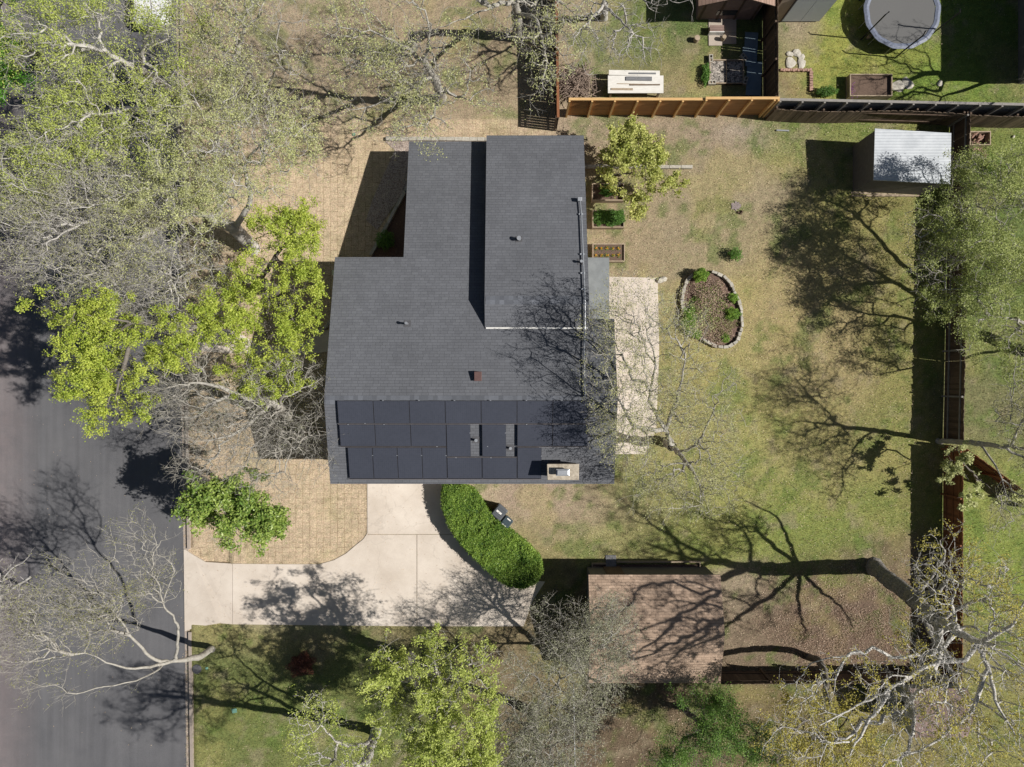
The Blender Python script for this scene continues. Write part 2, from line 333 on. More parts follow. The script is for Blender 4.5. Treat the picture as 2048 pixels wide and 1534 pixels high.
def gravel(name, ca, cb, scale=22):
    m, n, l, b = base_mat(name); v = pos(n, l)
    vo = n.new('ShaderNodeTexVoronoi'); vo.inputs['Scale'].default_value = scale; l.new(v, vo.inputs['Vector'])
    r = n.new('ShaderNodeValToRGB'); r.color_ramp.elements[0].color = c4(ca); r.color_ramp.elements[1].color = c4(cb)
    s = n.new('ShaderNodeSeparateColor'); l.new(vo.outputs['Color'], s.inputs[0]); l.new(s.outputs[0], r.inputs[0]); l.new(r.outputs[0], b.inputs['Base Color'])
    bp = n.new('ShaderNodeBump'); bp.inputs['Strength'].default_value = 1; bp.inputs['Distance'].default_value = .03; bp.invert = True
    l.new(vo.outputs['Distance'], bp.inputs['Height']); l.new(bp.outputs[0], b.inputs['Normal']); b.inputs['Roughness'].default_value = .8
    return m
M['asphalt'] = asphalt()
M['concrete'] = concrete('driveway_concrete', (.49, .42, .355), (.68, .61, .54))
M['curb'] = concrete('kerb_concrete', (.30, .25, .22), (.42, .36, .31), 1)
M['slabconc'] = concrete('patio_slab', (.36, .31, .26), (.45, .39, .33))
M['gravel'] = gravel('pea_gravel', (.22, .17, .15), (.55, .46, .40))
def corrugated():
    m, n, l, b = base_mat('corrugated_metal'); v = pos(n, l)
    w = n.new('ShaderNodeTexWave'); w.bands_direction = 'Y'; w.inputs['Scale'].default_value = 4.2; w.inputs['Distortion'].default_value = 0; l.new(v, w.inputs['Vector'])
    t = n.new('ShaderNodeTexNoise'); t.inputs['Scale'].default_value = 1.2; t.inputs['Detail'].default_value = 8; t.inputs['Roughness'].default_value = .7; l.new(v, t.inputs['Vector'])
    r = n.new('ShaderNodeValToRGB'); r.color_ramp.elements[0].position = .3; r.color_ramp.elements[1].position = .65
    r.color_ramp.elements[0].color = (.40, .43, .47, 1); r.color_ramp.elements[1].color = (.56, .59, .63, 1); l.new(t.outputs['Fac'], r.inputs[0])
    mr = n.new('ShaderNodeMapRange'); mr.inputs['To Min'].default_value = .8; mr.inputs['To Max'].default_value = 1.05; l.new(w.outputs['Fac'], mr.inputs['Value'])
    h = n.new('ShaderNodeHueSaturation'); l.new(mr.outputs[0], h.inputs['Value']); l.new(r.outputs[0], h.inputs['Color']); l.new(h.outputs[0], b.inputs['Base Color'])
    b.inputs['Roughness'].default_value = .55; b.inputs['Metallic'].default_value = .15
    bp = n.new('ShaderNodeBump'); bp.inputs['Strength'].default_value = .6; bp.inputs['Distance'].default_value = .02; l.new(w.outputs['Fac'], bp.inputs['Height']); l.new(bp.outputs[0], b.inputs['Normal'])
    return m
M['corr'] = corrugated()
def solar():
    m, n, l, b = base_mat('solar_glass'); v = pos(n, l)
    br = n.new('ShaderNodeTexBrick'); br.offset = 0; br.inputs['Scale'].default_value = 1; br.inputs['Brick Width'].default_value = .0905; br.inputs['Row Height'].default_value = .088
    br.inputs['Mortar Size'].default_value = .0022; br.inputs['Color1'].default_value = (.050, .055, .074, 1); br.inputs['Color2'].default_value = (.045, .050, .067, 1); br.inputs['Mortar'].default_value = (.078, .082, .10, 1)
    l.new(v, br.inputs['Vector'])
    t = n.new('ShaderNodeTexNoise'); t.inputs['Scale'].default_value = .6; t.inputs['Detail'].default_value = 5; l.new(v, t.inputs['Vector'])
    mr = n.new('ShaderNodeMapRange'); mr.inputs['To Min'].default_value = .85; mr.inputs['To Max'].default_value = 1.15; l.new(t.outputs['Fac'], mr.inputs['Value'])
    h = n.new('ShaderNodeHueSaturation'); l.new(mr.outputs[0], h.inputs['Value']); l.new(br.outputs['Color'], h.inputs['Color']); l.new(h.outputs[0], b.inputs['Base Color'])
    b.inputs['Roughness'].default_value = .32; b.inputs['Specular IOR Level'].default_value = .5
    return m
M['solar'] = solar()

# ------------------------------------------------------------------ ground
TAN = (.52, .405, .29); TAN2 = (.42, .32, .18); GRN = (.13, .20, .045); YG = (.30, .30, .095); DIRT = (.36, .265, .20); LIT = (.30, .215, .165); DKG = (.10, .15, .035); BRN = (.24, .17, .11); GREYD = (.42, .36, .32)
SPL = [  # px, py, rx, ry, colour, weight
 (560, 600, 300, 560, TAN, 3), (880, 130, 230, 140, (.40, .30, .20), 3), (450, 60, 250, 120, (.40, .30, .21), 2), (850, 255, 300, 20, TAN, 4),
 (1080, 30, 90, 250, (.40, .31, .21), 2), (1160, 240, 60, 20, (.4, .3, .22), 2),
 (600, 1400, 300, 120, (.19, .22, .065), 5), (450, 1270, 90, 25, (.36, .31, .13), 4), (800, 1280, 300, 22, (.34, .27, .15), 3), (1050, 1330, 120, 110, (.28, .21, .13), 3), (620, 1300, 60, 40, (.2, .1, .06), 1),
 (1250, 1450, 280, 110, (.17, .12, .08), 12), (1480, 1440, 160, 80, (.24, .19, .09), 4), (1700, 1460, 180, 80, (.25, .20, .08), 4), (1980, 1400, 80, 160, (.30, .28, .10), 3),  # bottom strip: brown ground tones darkened further to hold the tree shade
 (1400, 400, 180, 150, (.385, .305, .20), 4), (1250, 400, 90, 140, (.40, .30, .19), 3), (1330, 270, 220, 30, (.38, .29, .22), 3), (1480, 260, 60, 18, (.46, .38, .33), 2), (1200, 1020, 110, 40, (.42, .31, .23), 3), (1100, 990, 80, 28, (.46, .34, .26), 2),
 (1480, 600, 110, 160, (.43, .34, .16), 2), (1620, 700, 120, 200, (.40, .31, .16), 2.5), (1500, 850, 150, 150, (.38, .35, .13), 3), (1560, 700, 60, 70, (.48, .35, .2), 2), (1650, 400, 70, 120, (.38, .33, .12), 2),
 (1680, 255, 140, 26, (.24, .27, .08), 3), (1560, 285, 70, 25, (.22, .26, .07), 1.5), (1300, 900, 120, 160, (.36, .30, .14), 2.5), (1380, 1030, 150, 80, (.33, .33, .11), 3), (1500, 1050, 160, 70, (.30, .32, .09), 3), (1640, 1080, 120, 80, (.25, .28, .08), 3), (1400, 1080, 60, 20, (.16, .26, .05), 1.5),
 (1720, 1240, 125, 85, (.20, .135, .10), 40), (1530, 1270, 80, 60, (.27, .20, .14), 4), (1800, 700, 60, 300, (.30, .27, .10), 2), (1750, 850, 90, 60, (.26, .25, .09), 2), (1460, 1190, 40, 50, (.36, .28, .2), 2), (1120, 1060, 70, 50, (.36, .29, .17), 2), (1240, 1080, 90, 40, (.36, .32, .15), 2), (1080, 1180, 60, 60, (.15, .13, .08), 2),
 (1180, 60, 60, 110, (.42, .34, .22), 2), (1280, 90, 90, 80, (.21, .23, .09), 3), (1360, 130, 90, 55, (.36, .28, .15), 4), (1340, 60, 90, 40, (.13, .19, .055), 3.5), (1490, 100, 60, 80, (.16, .18, .07), 2), (1400, 175, 60, 14, (.2, .26, .07), 2), (1300, 180, 60, 12, (.3, .22, .15), 1),
 (1600, 80, 50, 70, (.38, .30, .21), 3), (1660, 130, 80, 55, (.42, .38, .10), 3), (1760, 120, 140, 40, (.34, .36, .09), 3), (1850, 165, 160, 35, (.22, .30, .06), 3), (1720, 30, 60, 50, (.30, .34, .08), 2), (1950, 80, 90, 80, (.20, .26, .055), 3), (2030, 150, 40, 60, (.3, .26, .12), 2), (1590, 170, 40, 20, (.3, .2, .12), 1.5),
 (1990, 300, 80, 80, (.22, .25, .07), 3), (2000, 550, 90, 200, (.18, .22, .07), 3), (1990, 790, 80, 90, (.24, .22, .11), 3), (1980, 1050, 70, 90, (.27, .31, .08), 4), (1990, 1180, 70, 80, (.27, .32, .07), 3),
]
SPL = [s for s in SPL]
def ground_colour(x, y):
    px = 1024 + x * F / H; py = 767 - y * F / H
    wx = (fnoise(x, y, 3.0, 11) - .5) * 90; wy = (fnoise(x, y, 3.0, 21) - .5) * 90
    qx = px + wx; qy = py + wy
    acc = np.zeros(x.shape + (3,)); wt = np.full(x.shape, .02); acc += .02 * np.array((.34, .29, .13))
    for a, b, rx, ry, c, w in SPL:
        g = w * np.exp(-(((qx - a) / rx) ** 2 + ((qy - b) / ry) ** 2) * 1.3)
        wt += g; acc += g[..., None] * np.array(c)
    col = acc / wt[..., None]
    sod = ((px < 1112) & (py > 236) & (py < 276)) | ((px < 780) & (py > 236) & (py < 1130))
    path = (px > 380)
    n1 = fnoise(x, y, 1.5, 31); n2 = fnoise(x, y, .55, 41); n3 = vnoise(x, y, .16, 51)
    k = np.where(sod, .25, 1.0)
    g = np.clip((n1 * .55 + n2 * .45 - .53) * 9, 0, 1) * .56 * k
    green = np.array((.15, .215, .05)); col = col * (1 - g[..., None]) + green * g[..., None] * np.ones_like(col)
    d = np.clip((.43 - (fnoise(x, y, 1.1, 61) * .6 + fnoise(x, y, .4, 71) * .4)) * 8, 0, 1) * .5 * k
    col = col * (1 - d[..., None]) + np.array((.36, .285, .195)) * d[..., None]
    yl = np.clip((fnoise(x, y, 2.2, 81) - .55) * 6, 0, 1) * .35 * k
    col = col * (1 - yl[..., None]) + np.array((.43, .36, .14)) * yl[..., None]
    col = col * (.82 + .36 * n3)[..., None] * np.where(sod, 1.0, .80)[..., None] * np.where(sod[..., None], 1.0, np.array((.97, 1.0, 1.02)))
    return col, sod.astype(float) * np.clip((px - 330) / 20, 0, 1)
def ground_mat():
    m, n, l, b = base_mat('lawn_and_soil'); v = pos(n, l)
    a = n.new('ShaderNodeVertexColor'); a.layer_name = 'Col'
    def ns(s, d, r=.6, vec=v):
        t = n.new('ShaderNodeTexNoise'); t.inputs['Scale'].default_value = s; t.inputs['Detail'].default_value = d; t.inputs['Roughness'].default_value = r; l.new(vec, t.inputs['Vector']); return t.outputs
    def mr(src, a0, a1, b0, b1):
        q = n.new('ShaderNodeMapRange'); q.inputs['From Min'].default_value = a0; q.inputs['From Max'].default_value = a1; q.inputs['To Min'].default_value = b0; q.inputs['To Max'].default_value = b1; l.new(src, q.inputs['Value']); return q.outputs[0]
    f1 = mr(ns(14, 6, .75)['Fac'], .3, .7, .5, 1.5)
    h = n.new('ShaderNodeHueSaturation'); l.new(f1, h.inputs['Value']); l.new(a.outputs['Color'], h.inputs['Color'])
    f2 = mr(ns(55, 3, .7)['Fac'], .35, .65, .6, 1.42)
    hue = mr(ns(7, 4)['Fac'], .3, .7, .488, .512)
    h2 = n.new('ShaderNodeHueSaturation'); l.new(f2, h2.inputs['Value']); l.new(hue, h2.inputs['Hue']); l.new(h.outputs[0], h2.inputs['Color'])
    fm = mr(ns(4.5, 12, .8)['Fac'], .47, .58, 0, .42); hg_ = n.new('ShaderNodeHueSaturation'); hg_.inputs['Hue'].default_value = .545; hg_.inputs['Saturation'].default_value = .95; hg_.inputs['Value'].default_value = .68; l.new(h2.outputs[0], hg_.inputs['Color'])
    mg = n.new('ShaderNodeMix'); mg.data_type = 'RGBA'; l.new(fm, mg.inputs[0]); l.new(h2.outputs[0], mg.inputs[6]); l.new(hg_.outputs[0], mg.inputs[7]); h2 = mg
    # sod joints: columns of turf squares
    nn = ns(1.6, 5)['Color']; va = n.new('ShaderNodeVectorMath'); va.operation = 'MULTIPLY_ADD'; va.inputs[1].default_value = (.16, .16, 0); l.new(nn, va.inputs[0]); l.new(pos(n, l, swap=True), va.inputs[2])
    br = n.new('ShaderNodeTexBrick'); br.inputs['Scale'].default_value = 1; br.inputs['Brick Width'].default_value = .52; br.inputs['Row Height'].default_value = .37; br.inputs['Mortar Size'].default_value = .012; br.inputs['Mortar Smooth'].default_value = .4
    br.inputs['Color1'].default_value = (1, 1, 1, 1); br.inputs['Color2'].default_value = (.94, .94, .94, 1); br.inputs['Mortar'].default_value = (.46, .40, .34, 1)
    l.new(va.outputs[0], br.inputs['Vector'])
    s = n.new('ShaderNodeAttribute'); s.attribute_name = 'sod'
    vis = mr(ns(.9, 5)['Fac'], .35, .58, .3, 1); mu = n.new('ShaderNodeMath'); mu.operation = 'MULTIPLY'; l.new(vis, mu.inputs[0]); l.new(s.outputs['Fac'], mu.inputs[1])
    mx = n.new('ShaderNodeMix'); mx.data_type = 'RGBA'; mx.blend_type = 'MULTIPLY'; l.new(mu.outputs[0], mx.inputs[0]); l.new(h2.outputs[2], mx.inputs[6]); l.new(br.outputs['Color'], mx.inputs[7])
    l.new(mx.outputs[2], b.inputs['Base Color']); b.inputs['Roughness'].default_value = .95; b.inputs['Specular IOR Level'].default_value = .1
    bp = n.new('ShaderNodeBump'); bp.inputs['Strength'].default_value = .7; bp.inputs['Distance'].default_value = .03; l.new(ns(38, 4, .7)['Fac'], bp.inputs['Height']); l.new(bp.outputs[0], b.inputs['Normal'])
    return m
M['ground'] = ground_mat()
def road_edge(py): return 350 + py * 21.0 / 1534            # asphalt edge in photo pixels at ground level
def road_x(y): return (road_edge(767 - y * F / H) - 1024) * H / F
gx = np.concatenate([np.array([-700, -300, -120, -60, -40]), np.arange(-30, 30.01, .15), np.array([40, 60, 120, 300, 700])])
gy = np.concatenate([np.array([-700, -300, -120, -60, -32]), np.arange(-23, 23.01, .15), np.array([32, 60, 120, 300, 700])])
X, Y = np.meshgrid(gx, gy, indexing='ij')
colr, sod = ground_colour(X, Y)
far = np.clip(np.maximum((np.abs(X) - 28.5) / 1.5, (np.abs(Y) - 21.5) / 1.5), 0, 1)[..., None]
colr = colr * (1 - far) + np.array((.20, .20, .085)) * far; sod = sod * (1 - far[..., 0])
Z = (fnoise(X, Y, 4.0, 91) - .5) * .03
PYG = 767 - Y * F / H
Z = np.where((X < road_x(Y) + .42 + np.where((PYG > 1099) & (PYG < 1250), 2.1, 0)) & (X > road_x(Y) - 11.0), -.16, Z)
nx, ny = X.shape
idx = np.arange(nx * ny).reshape(nx, ny)
Q = np.stack([idx[:-1, :-1], idx[1:, :-1], idx[1:, 1:], idx[:-1, 1:]], -1).reshape(-1, 4)
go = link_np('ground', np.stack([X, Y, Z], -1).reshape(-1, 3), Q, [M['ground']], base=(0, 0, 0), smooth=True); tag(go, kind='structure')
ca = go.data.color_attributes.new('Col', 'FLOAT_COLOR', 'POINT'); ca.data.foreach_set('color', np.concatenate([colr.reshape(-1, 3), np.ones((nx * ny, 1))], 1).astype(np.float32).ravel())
sa = go.data.attributes.new('sod', 'FLOAT', 'POINT'); sa.data.foreach_set('value', sod.reshape(-1).astype(np.float32))

def strip_xy(pya, pyb, off0, off1, n=24):      # strip along the kerb between two photo-pixel offsets from the asphalt edge
    ys = np.linspace(pya, pyb, n); a = [G(road_edge(p) + off0, p) for p in ys]; b = [G(road_edge(p) + off1, p) for p in ys]
    return a, b
def strip_slab(mb, a, b, z0, z1, zb, m=0):
    for i in range(len(a) - 1):
        p = [(a[i][0], a[i][1], z0), (b[i][0], b[i][1], z1), (b[i + 1][0], b[i + 1][1], z1), (a[i + 1][0], a[i + 1][1], z0)]
        mb.face(p[::-1], m)
    for s_, z in ((a, z0), (b, z1)):
        for i in range(len(s_) - 1): mb.face([(s_[i][0], s_[i][1], zb), (s_[i][0], s_[i][1], z), (s_[i + 1][0], s_[i + 1][1], z), (s_[i + 1][0], s_[i + 1][1], zb)], m)
    for i in (0, -1): mb.face([(a[i][0], a[i][1], zb), (b[i][0], b[i][1], zb), (b[i][0], b[i][1], z1), (a[i][0], a[i][1], z0)], m)
r = MB(); a, b_ = strip_xy(-20000, 20000, -410, 0, 60); strip_slab(r, a, b_, -.09, -.115, -.2); tag(r.build('road', M['asphalt']), kind='structure')
r = MB()
a, b_ = strip_xy(-20000, 20000, 0.05, 9.5, 90); strip_slab(r, a, b_, -.108, -.095, -.2); tag(r.build('gutter', M['curb']), kind='structure')
r = MB()
for pa, pb in ((-20000, 1098), (1264, 20000)):
    a, b_ = strip_xy(pa, pb, 9.6, 15.5, 60); strip_slab(r, a, b_, .035, .05, -.2)
tag(r.build('kerb', M['curb']), kind='structure')

# driveway
def poly_px(pts, h=0): return [G(x, y, h) for x, y in pts]
dr = MB()
dr.slab(poly_px([(466, 1127), (560, 1128), (640, 1128), (668, 1120), (692, 1107), (712, 1090), (727, 1078), (735, 1066), (735, 1069), (833.4, 1069), (833.4, 1252), (466, 1248)]), lambda x, y: .045, .2)
dr.slab(poly_px([(834.6, 1069), (905, 1069), (990, 1130), (1030, 1175), (1060, 1160), (1090, 1163), (1066, 1200), (1047, 1252), (834.6, 1252)]), lambda x, y: .045, .2)
dr.slab(poly_px([(735, 930), (892, 930), (892, 1030), (905, 1068), (735, 1068)]), lambda x, y: .045, .2)
ap = poly_px([(465.2, 1127), (410, 1124), (385, 1110), (366, 1098), (368, 1264), (390, 1255), (440, 1246), (465.2, 1248)])
x0 = ap[3][0]
dr.slab(ap, lambda x, y: -.075 + .115 * min(1, max(0, (x - x0) / 2.0)), .2)
tag(dr.build('driveway', M['concrete']), kind='structure')
wk = MB(); wk.slab(poly_px([(690, 655), (640, 662), (600, 690), (520, 690), (470, 662), (400, 650), (374, 650), (374, 700), (480, 708), (600, 712), (660, 702), (690, 700)]), lambda x, y: .04, .15)
tag(wk.build('front_path', M['concrete']), kind='structure')
pt = MB(); pt.slab(poly_px([(1190, 553), (1315, 556), (1318, 700), (1312, 860), (1290, 908), (1200, 908), (1200, 640), (1190, 620)]), lambda x, y: .06, .2)
tag(pt.build('patio', M['concrete']), kind='structure')
gb = MB(); gb.slab(poly_px([(770, 283), (975, 283), (975, 300), (830, 300), (815, 372), (755, 460), (732, 440), (745, 400), (790, 300)]), lambda x, y: .03, .1)
tag(gb.build('gravel_bed', M['gravel']), kind='structure')
cb = MB(); cb.slab(poly_px([(815, 375), (850, 375), (850, 540), (730, 540), (742, 515)]), lambda x, y: .012, .1); tag(cb.build('planting_bed', M['mulch']), kind='structure')

# ------------------------------------------------------------------ the house
RZ, SL = 6.15, .292
YR = -.74
def zN(x, y): return RZ - SL * (y - YR)
def zS(x, y): return RZ - .28 * (YR - y)
def zU(x, y): return zN(x, y) + .75
YU = 3.81
def zUS(x, y): return zU(0, YU) - (YU - y) * (zU(0, YU) - (zN(0, 2.59) + .04)) / (YU - 2.59)
house = thing('house', 'large split-level house with dark grey shingle roof and rows of black solar panels', 'house', (0, 3, 0))
XL, XR = -8.42, 4.74
r = MB()
r.slab([(XL, YR), (XR, YR), (XR, 3.0), (-1.0, 3.0), (-1.0, 12.12), (-5.157, 12.12), (-5.157, 6.01), (XL, 6.01)], zN, .16, 0, 1)
r.slab([(XL, YR - .001), (XR, YR - .001), (XR, -4.65), (XL, -4.65)], zS, .16, 0, 1)
roof = r.build('roof', [M['shingle'], M['black']], house)
r = MB(); r.slab([(-1.25, YU + .001), (3.52, YU + .001), (3.52, 12.17), (-1.25, 12.17)], zU, .16, 0, 1)
r.slab([(-1.25, YU), (3.52, YU), (3.52, 2.59), (-1.25, 2.59)], zUS, .16, 0, 1)
uroof = r.build('upper_roof', [M['shingle'], M['black']], house)
# ridge caps
def cap(name, x0, x1, y, zf1, zf2, par):
    c = MB(); x = x0
    while x < x1 - .05:
        e = min(x + .21, x1); t = .010 + random.random() * .006
        pts = [(x, y - .2, zf1(x, y - .2) + .006), (e, y - .2, zf1(e, y - .2) + t), (e, y, zf2(e, y) + t + .012), (x, y, zf2(x, y) + .018),]
        c.face(pts); c.face([(x, y, zf2(x, y) + .018), (e, y, zf2(e, y) + t + .012), (e, y + .2, zf2(e, y + .2) + t), (x, y + .2, zf2(x, y + .2) + .006)])
        c.face([(e, y - .2, zf1(e, y - .2)), (e, y - .2, zf1(e, y - .2) + t), (e, y, zf2(e, y) + t + .012), (e, y, zf2(e, y))])
        c.face([(e, y, zf2(e, y)), (e, y, zf2(e, y) + t + .012), (e, y + .2, zf2(e, y + .2) + t), (e, y + .2, zf2(e, y + .2))])
        x = e
    return c.build(name, M['cap_sh'], par)
M['cap_sh'] = mat('cap_shingles', (.134, .143, .166), (.112, .12, .14), scale=14, island=.22, rough=.85)
cap('ridge_cap', XL + .05, XR - .05, YR, zS, zN, roof)
cap('ridge_cap', -1.2, 3.47, YU, zUS, zU, uroof)
fl = MB(); fl.box(-1.2, 3.5, 2.52, 2.59, zN(0, 2.55) + .01, zN(0, 2.55) + .07); fl.build('flashing', M['white'], house)
# walls
w = MB()
def wall(x0, y0, x1, y1, zb, f0, f1): w.face([(x0, y0, zb), (x1, y1, zb), (x1, y1, f1), (x0, y0, f0)])
e = .17
wall(-8.1, -4.3, 4.4, -4.3, 0, zS(0, -4.3) - e, zS(0, -4.3) - e)
for xx in (-8.1, 4.4):
    yt = 5.7 if xx < 0 else 2.95
    w.face([(xx, -4.3, 0), (xx, yt, 0), (xx, yt, zN(0, yt) - e), (xx, YR, RZ - e), (xx, -4.3, zS(0, -4.3) - e)])
wall(-8.1, 5.7, -4.85, 5.7, 0, zN(0, 5.7) - e, zN(0, 5.7) - e)
wall(4.4, 2.95, 3.2, 2.95, 0, zN(0, 2.95) - e, zN(0, 2.95) - e)
wall(-4.85, 5.7, -4.85, 11.8, 0, zN(0, 5.7) - e, zN(0, 11.8) - e)
wall(-4.85, 11.8, -1.05, 11.8, 0, zN(0, 11.8) - e, zN(0, 11.8) - e)
w.face([(-1.05, 11.8, 0), (3.2, 11.8, 0), (3.2, 11.8, zU(0, 11.8) - e), (-1.05, 11.8, zU(0, 11.8) - e)])
w.face([(3.2, 2.95, 0), (3.2, 11.8, 0), (3.2, 11.8, zU(0, 11.8) - e), (3.2, YU, zU(0, YU) - e), (3.2, 2.95, zUS(0, 2.95) - e)])
w.face([(-1.05, 2.95, zN(0, 2.95) - .02), (-1.05, 11.8, zN(0, 11.8) - .02), (-1.05, 11.8, zU(0, 11.8) - e), (-1.05, YU, zU(0, YU) - e), (-1.05, 2.95, zUS(0, 2.95) - e)])
w.build('wall', M['brick'], house)
M['fascia'] = mat('dark_fascia', (.10, .10, .11), scale=6)
# patio cover
pc = MB(); pc.slab([(3.22, 6.25), (4.83, 6.25), (4.83, 2.98), (3.22, 2.98)], lambda x, y: 2.75 - .03 * (x - 3.2), .14, 0, 1); pcr = pc.build('patio_roof', [M['felt'], M['fascia']], house)
for yy in (6.1, 3.2): MB().box(4.6, 4.72, yy - .06, yy + .06, .0, 2.56).build('post', M['white'], pcr)
# openings
gd = MB(); gd.box(-7.0, -3.6, -4.36, -4.303, .05, 2.3); 
for k in range(4): gd.box(-6.95, -3.65, -4.38, -4.361, .12 + k * .55, .6 + k * .55)
gd.build('garage_door', M['white'], house)
def window(x0, x1, y0, y1, z0, z1):
    f = MB(); f.box(x0 - .05, x1 + .05, y0 - .05 if y1 - y0 > .2 else y0, y1 + .05 if y1 - y0 > .2 else y1, z0 - .05, z1 + .05)
    o = f.build('window', M['white'], house)
    g = MB()
    if y1 - y0 > .2: s = -1 if x0 < 0 else 1; g.box(x0 - .012 if s < 0 else x1, x0 if s < 0 else x1 + .012, y0 + .03, y1 - .03, z0, z1)
    else: s = -1 if y0 < 0 else 1; g.box(x0, x1, y0 - .012 if s < 0 else y1, y0 if s < 0 else y1 + .012, z0, z1)
    g.build('pane', M['glass'], o)
for yy in (-3, 1.2, 3.4): window(-8.16, -8.105, yy, yy + 1.4, 3.0, 4.1)
window(-4.92, -4.853, 8.0, 9.6, .9, 1.9); window(4.405, 4.46, -3, -1.4, 1, 2.2); window(3.205, 3.26, 7.4, 9.2, .9, 2.0); window(-1, 1.6, -4.36, -4.305, 3, 4.1)
dd = MB(); dd.box(-8.17, -8.105, 2.0, 2.95, .05, 2.1); dd.build('front_door', M['redbox'], house)
# chimney
cx0, cx1 = 1.577, 3.0; cy0, cy1 = -4.32, -3.6
ch = MB(); ch.box(cx0 + .06, cx1 - .06, cy0 + .05, cy1 - .05, 0, 6.12); cho = ch.build('chimney', M['brick'], house)
cc = MB(); cc.box(cx0, cx1, cy0, cy1, 6.12, 6.2, jit=.012); cc.build('chimney_cap', M['chimney'], cho, bevel=.02)
hd = MB(); x0, y0 = G(1112, 952, 6.5); x1, y1 = G(1139, 938, 6.5)
for qx in (x0 + .05, x1 - .05):
    for qy in (y0 + .05, y1 - .05): hd.box(qx - .02, qx + .02, qy - .02, qy + .02, 6.2, 6.42)
hd.box(x0, x1, y0, y1, 6.42, 6.5); hd.box(x0 + .05, x1 - .05, y0 + .04, y1 - .04, 6.5, 6.56); hd.build('flue_hood', M['galv'], cho, bevel=.02)
# pipe vents and box vent
def on_plane(px, py, zf, lift=0):
    h = 5.0
    for _ in range(12):
        x, y = G(px, py, h); h = zf(x, y) + lift
    return x, y, h - lift
def pipe_vent(px, py, zf, hh, rad=.05):
    x, y, z = on_plane(px, py, zf, hh); c = MB(); c.tube([(x, y, z - .05), (x, y, z + hh)], rad, 10)
    c.tube([(x, y, z + hh - .04), (x, y, z + hh + .01)], rad + .02, 10)
    o = c.build('vent_pipe', M['galv'], house, smooth=False); f = MB(); f.slab([(x - .16, y - .14), (x + .16, y - .14), (x + .16, y + .16), (x - .16, y + .16)], lambda a, b: zf(a, b) + .012, .01); f.build('vent_flashing', M['fascia'], o)
pipe_vent(1038, 476, zU, .32, .085); pipe_vent(812, 646, zN, .42); pipe_vent(1163, 522, zU, .3); pipe_vent(952, 881, zS, .3, .055); pipe_vent(1021, 897, zS, .28)
x, y, z = on_plane(956, 752, zN, .2); bv = MB(); bv.box(x - .14, x + .14, y - .2, y + .2, z - .08, z + .2); bv.box(x - .17, x + .17, y - .23, y + .2, z + .2, z + .24); bv.build('box_vent', M['redbox'], house, bevel=.015)
# conduit along the right roof edge
cpts = [on_plane(1160, 399, zU, .12), on_plane(1163, 430, zU, .12), on_plane(1170, 600, zU, .12), on_plane(1170, 652, zUS, .12)]
c = MB(); c.tube([(p[0], p[1], p[2] + .12) for p in cpts] + [(cpts[3][0], 2.5, zN(0, 2.5) + .12)] + [(q[0], q[1], q[2] + .12) for q in (on_plane(1168, 700, zN, .12), on_plane(1170, 796, zN, .12))], .03, 8)
co = c.build('conduit', M['galv'], house)
x, y, z = cpts[0]; MB().box(x - .12, x + .08, y - .1, y + .08, z, z + .28).build('junction_box', M['galv'], co, bevel=.01)
for q, f in ((428, zU), (508, zU), (546, zU), (578, zU), (678, zN), (764, zN)):
    x, y, z = on_plane(1161 + (q - 400) * .032, q, f, .1); s_ = MB(); s_.box(x - .1, x + .1, y - .04, y + .04, z, z + .1); s_.build('clamp', M['galv'], co)
# solar panels: (left, top, right, bottom) in photo pixels
PV = [(675.5 + k * 71.7, 801.5, 675.5 + (k + 1) * 71.7, 847.5) for k in range(7)]
PV += [(679.5 + k * 71.0, 848.8, 679.5 + (k + 1) * 71.0, 892.8) for k in range(3)]
PV += [(893.2, 848.8, 941.5, 913.5), (964, 848.8, 1012.3, 913.5), (1034.5, 848.8, 1105.3, 893), (1105.6, 848.8, 1176, 893)]
PV += [(697 + k * 49.2, 895, 697 + (k + 1) * 49.2, 957.5) for k in range(4)]
PV += [(894.5, 915, 964, 957.5), (964.4, 915, 1034, 957.5), (1034.6, 895, 1083.3, 957.5)]
LIFT = .15
for (a0, b0, a1, b1) in PV:
    pym = (b0 + b1) / 2
    xl, _, _ = on_plane(a0, pym, zS, LIFT); xr_, _, _ = on_plane(a1, pym, zS, LIFT); _, yt, _ = on_plane(a0, b0, zS, LIFT); _, yb, _ = on_plane(a0, b1, zS, LIFT)
    xl += .008; xr_ -= .008; yt -= .006; yb += .006
    p = MB(); p.slab([(xl, yb), (xr_, yb), (xr_, yt), (xl, yt)], lambda x, y: zS(x, y) + LIFT, .04, 1, 1)
    i = .012; p.slab([(xl + i, yb + .02), (xr_ - i, yb + .02), (xr_ - i, yt - i), (xl + i, yt - i)], lambda x, y: zS(x, y) + LIFT + .003, .002, 0, 0)
    o = p.build('solar_panel', [M['solar'], M['paneframe']], roof)
for (q0, q1, qy) in ((676, 1176, 848.1), (680, 893, 893.9), (1035, 1176, 893.9), (697, 894, 958.6), (895, 1083, 958.6), (894, 1034, 914.2)):
    xa, _, _ = on_plane(q0, qy, zS, .1); xb, y, z = on_plane(q1, qy, zS, .1); MB().box(xa, xb, y - .008, y + .008, z + .02, z + .125).build('panel_rail', M['rail'], roof)
for px, py in ((766, 801), (838, 801), (909, 801), (981, 801), (1053, 801), (1124, 801), (696, 849), (730, 847), (768, 849), (975, 893), (1053, 849), (745, 911), (794, 911), (843, 911), (892, 911), (940, 866), (1011, 866), (1083, 912), (912, 915.5), (982, 915.5), (874, 893)):
    x, y, z = on_plane(px, py, zS, LIFT + .01); MB().box(x - .028, x + .028, y - .012, y + .012, z + LIFT - .02, z + LIFT + .02).build('panel_clip', M['galv'], roof)
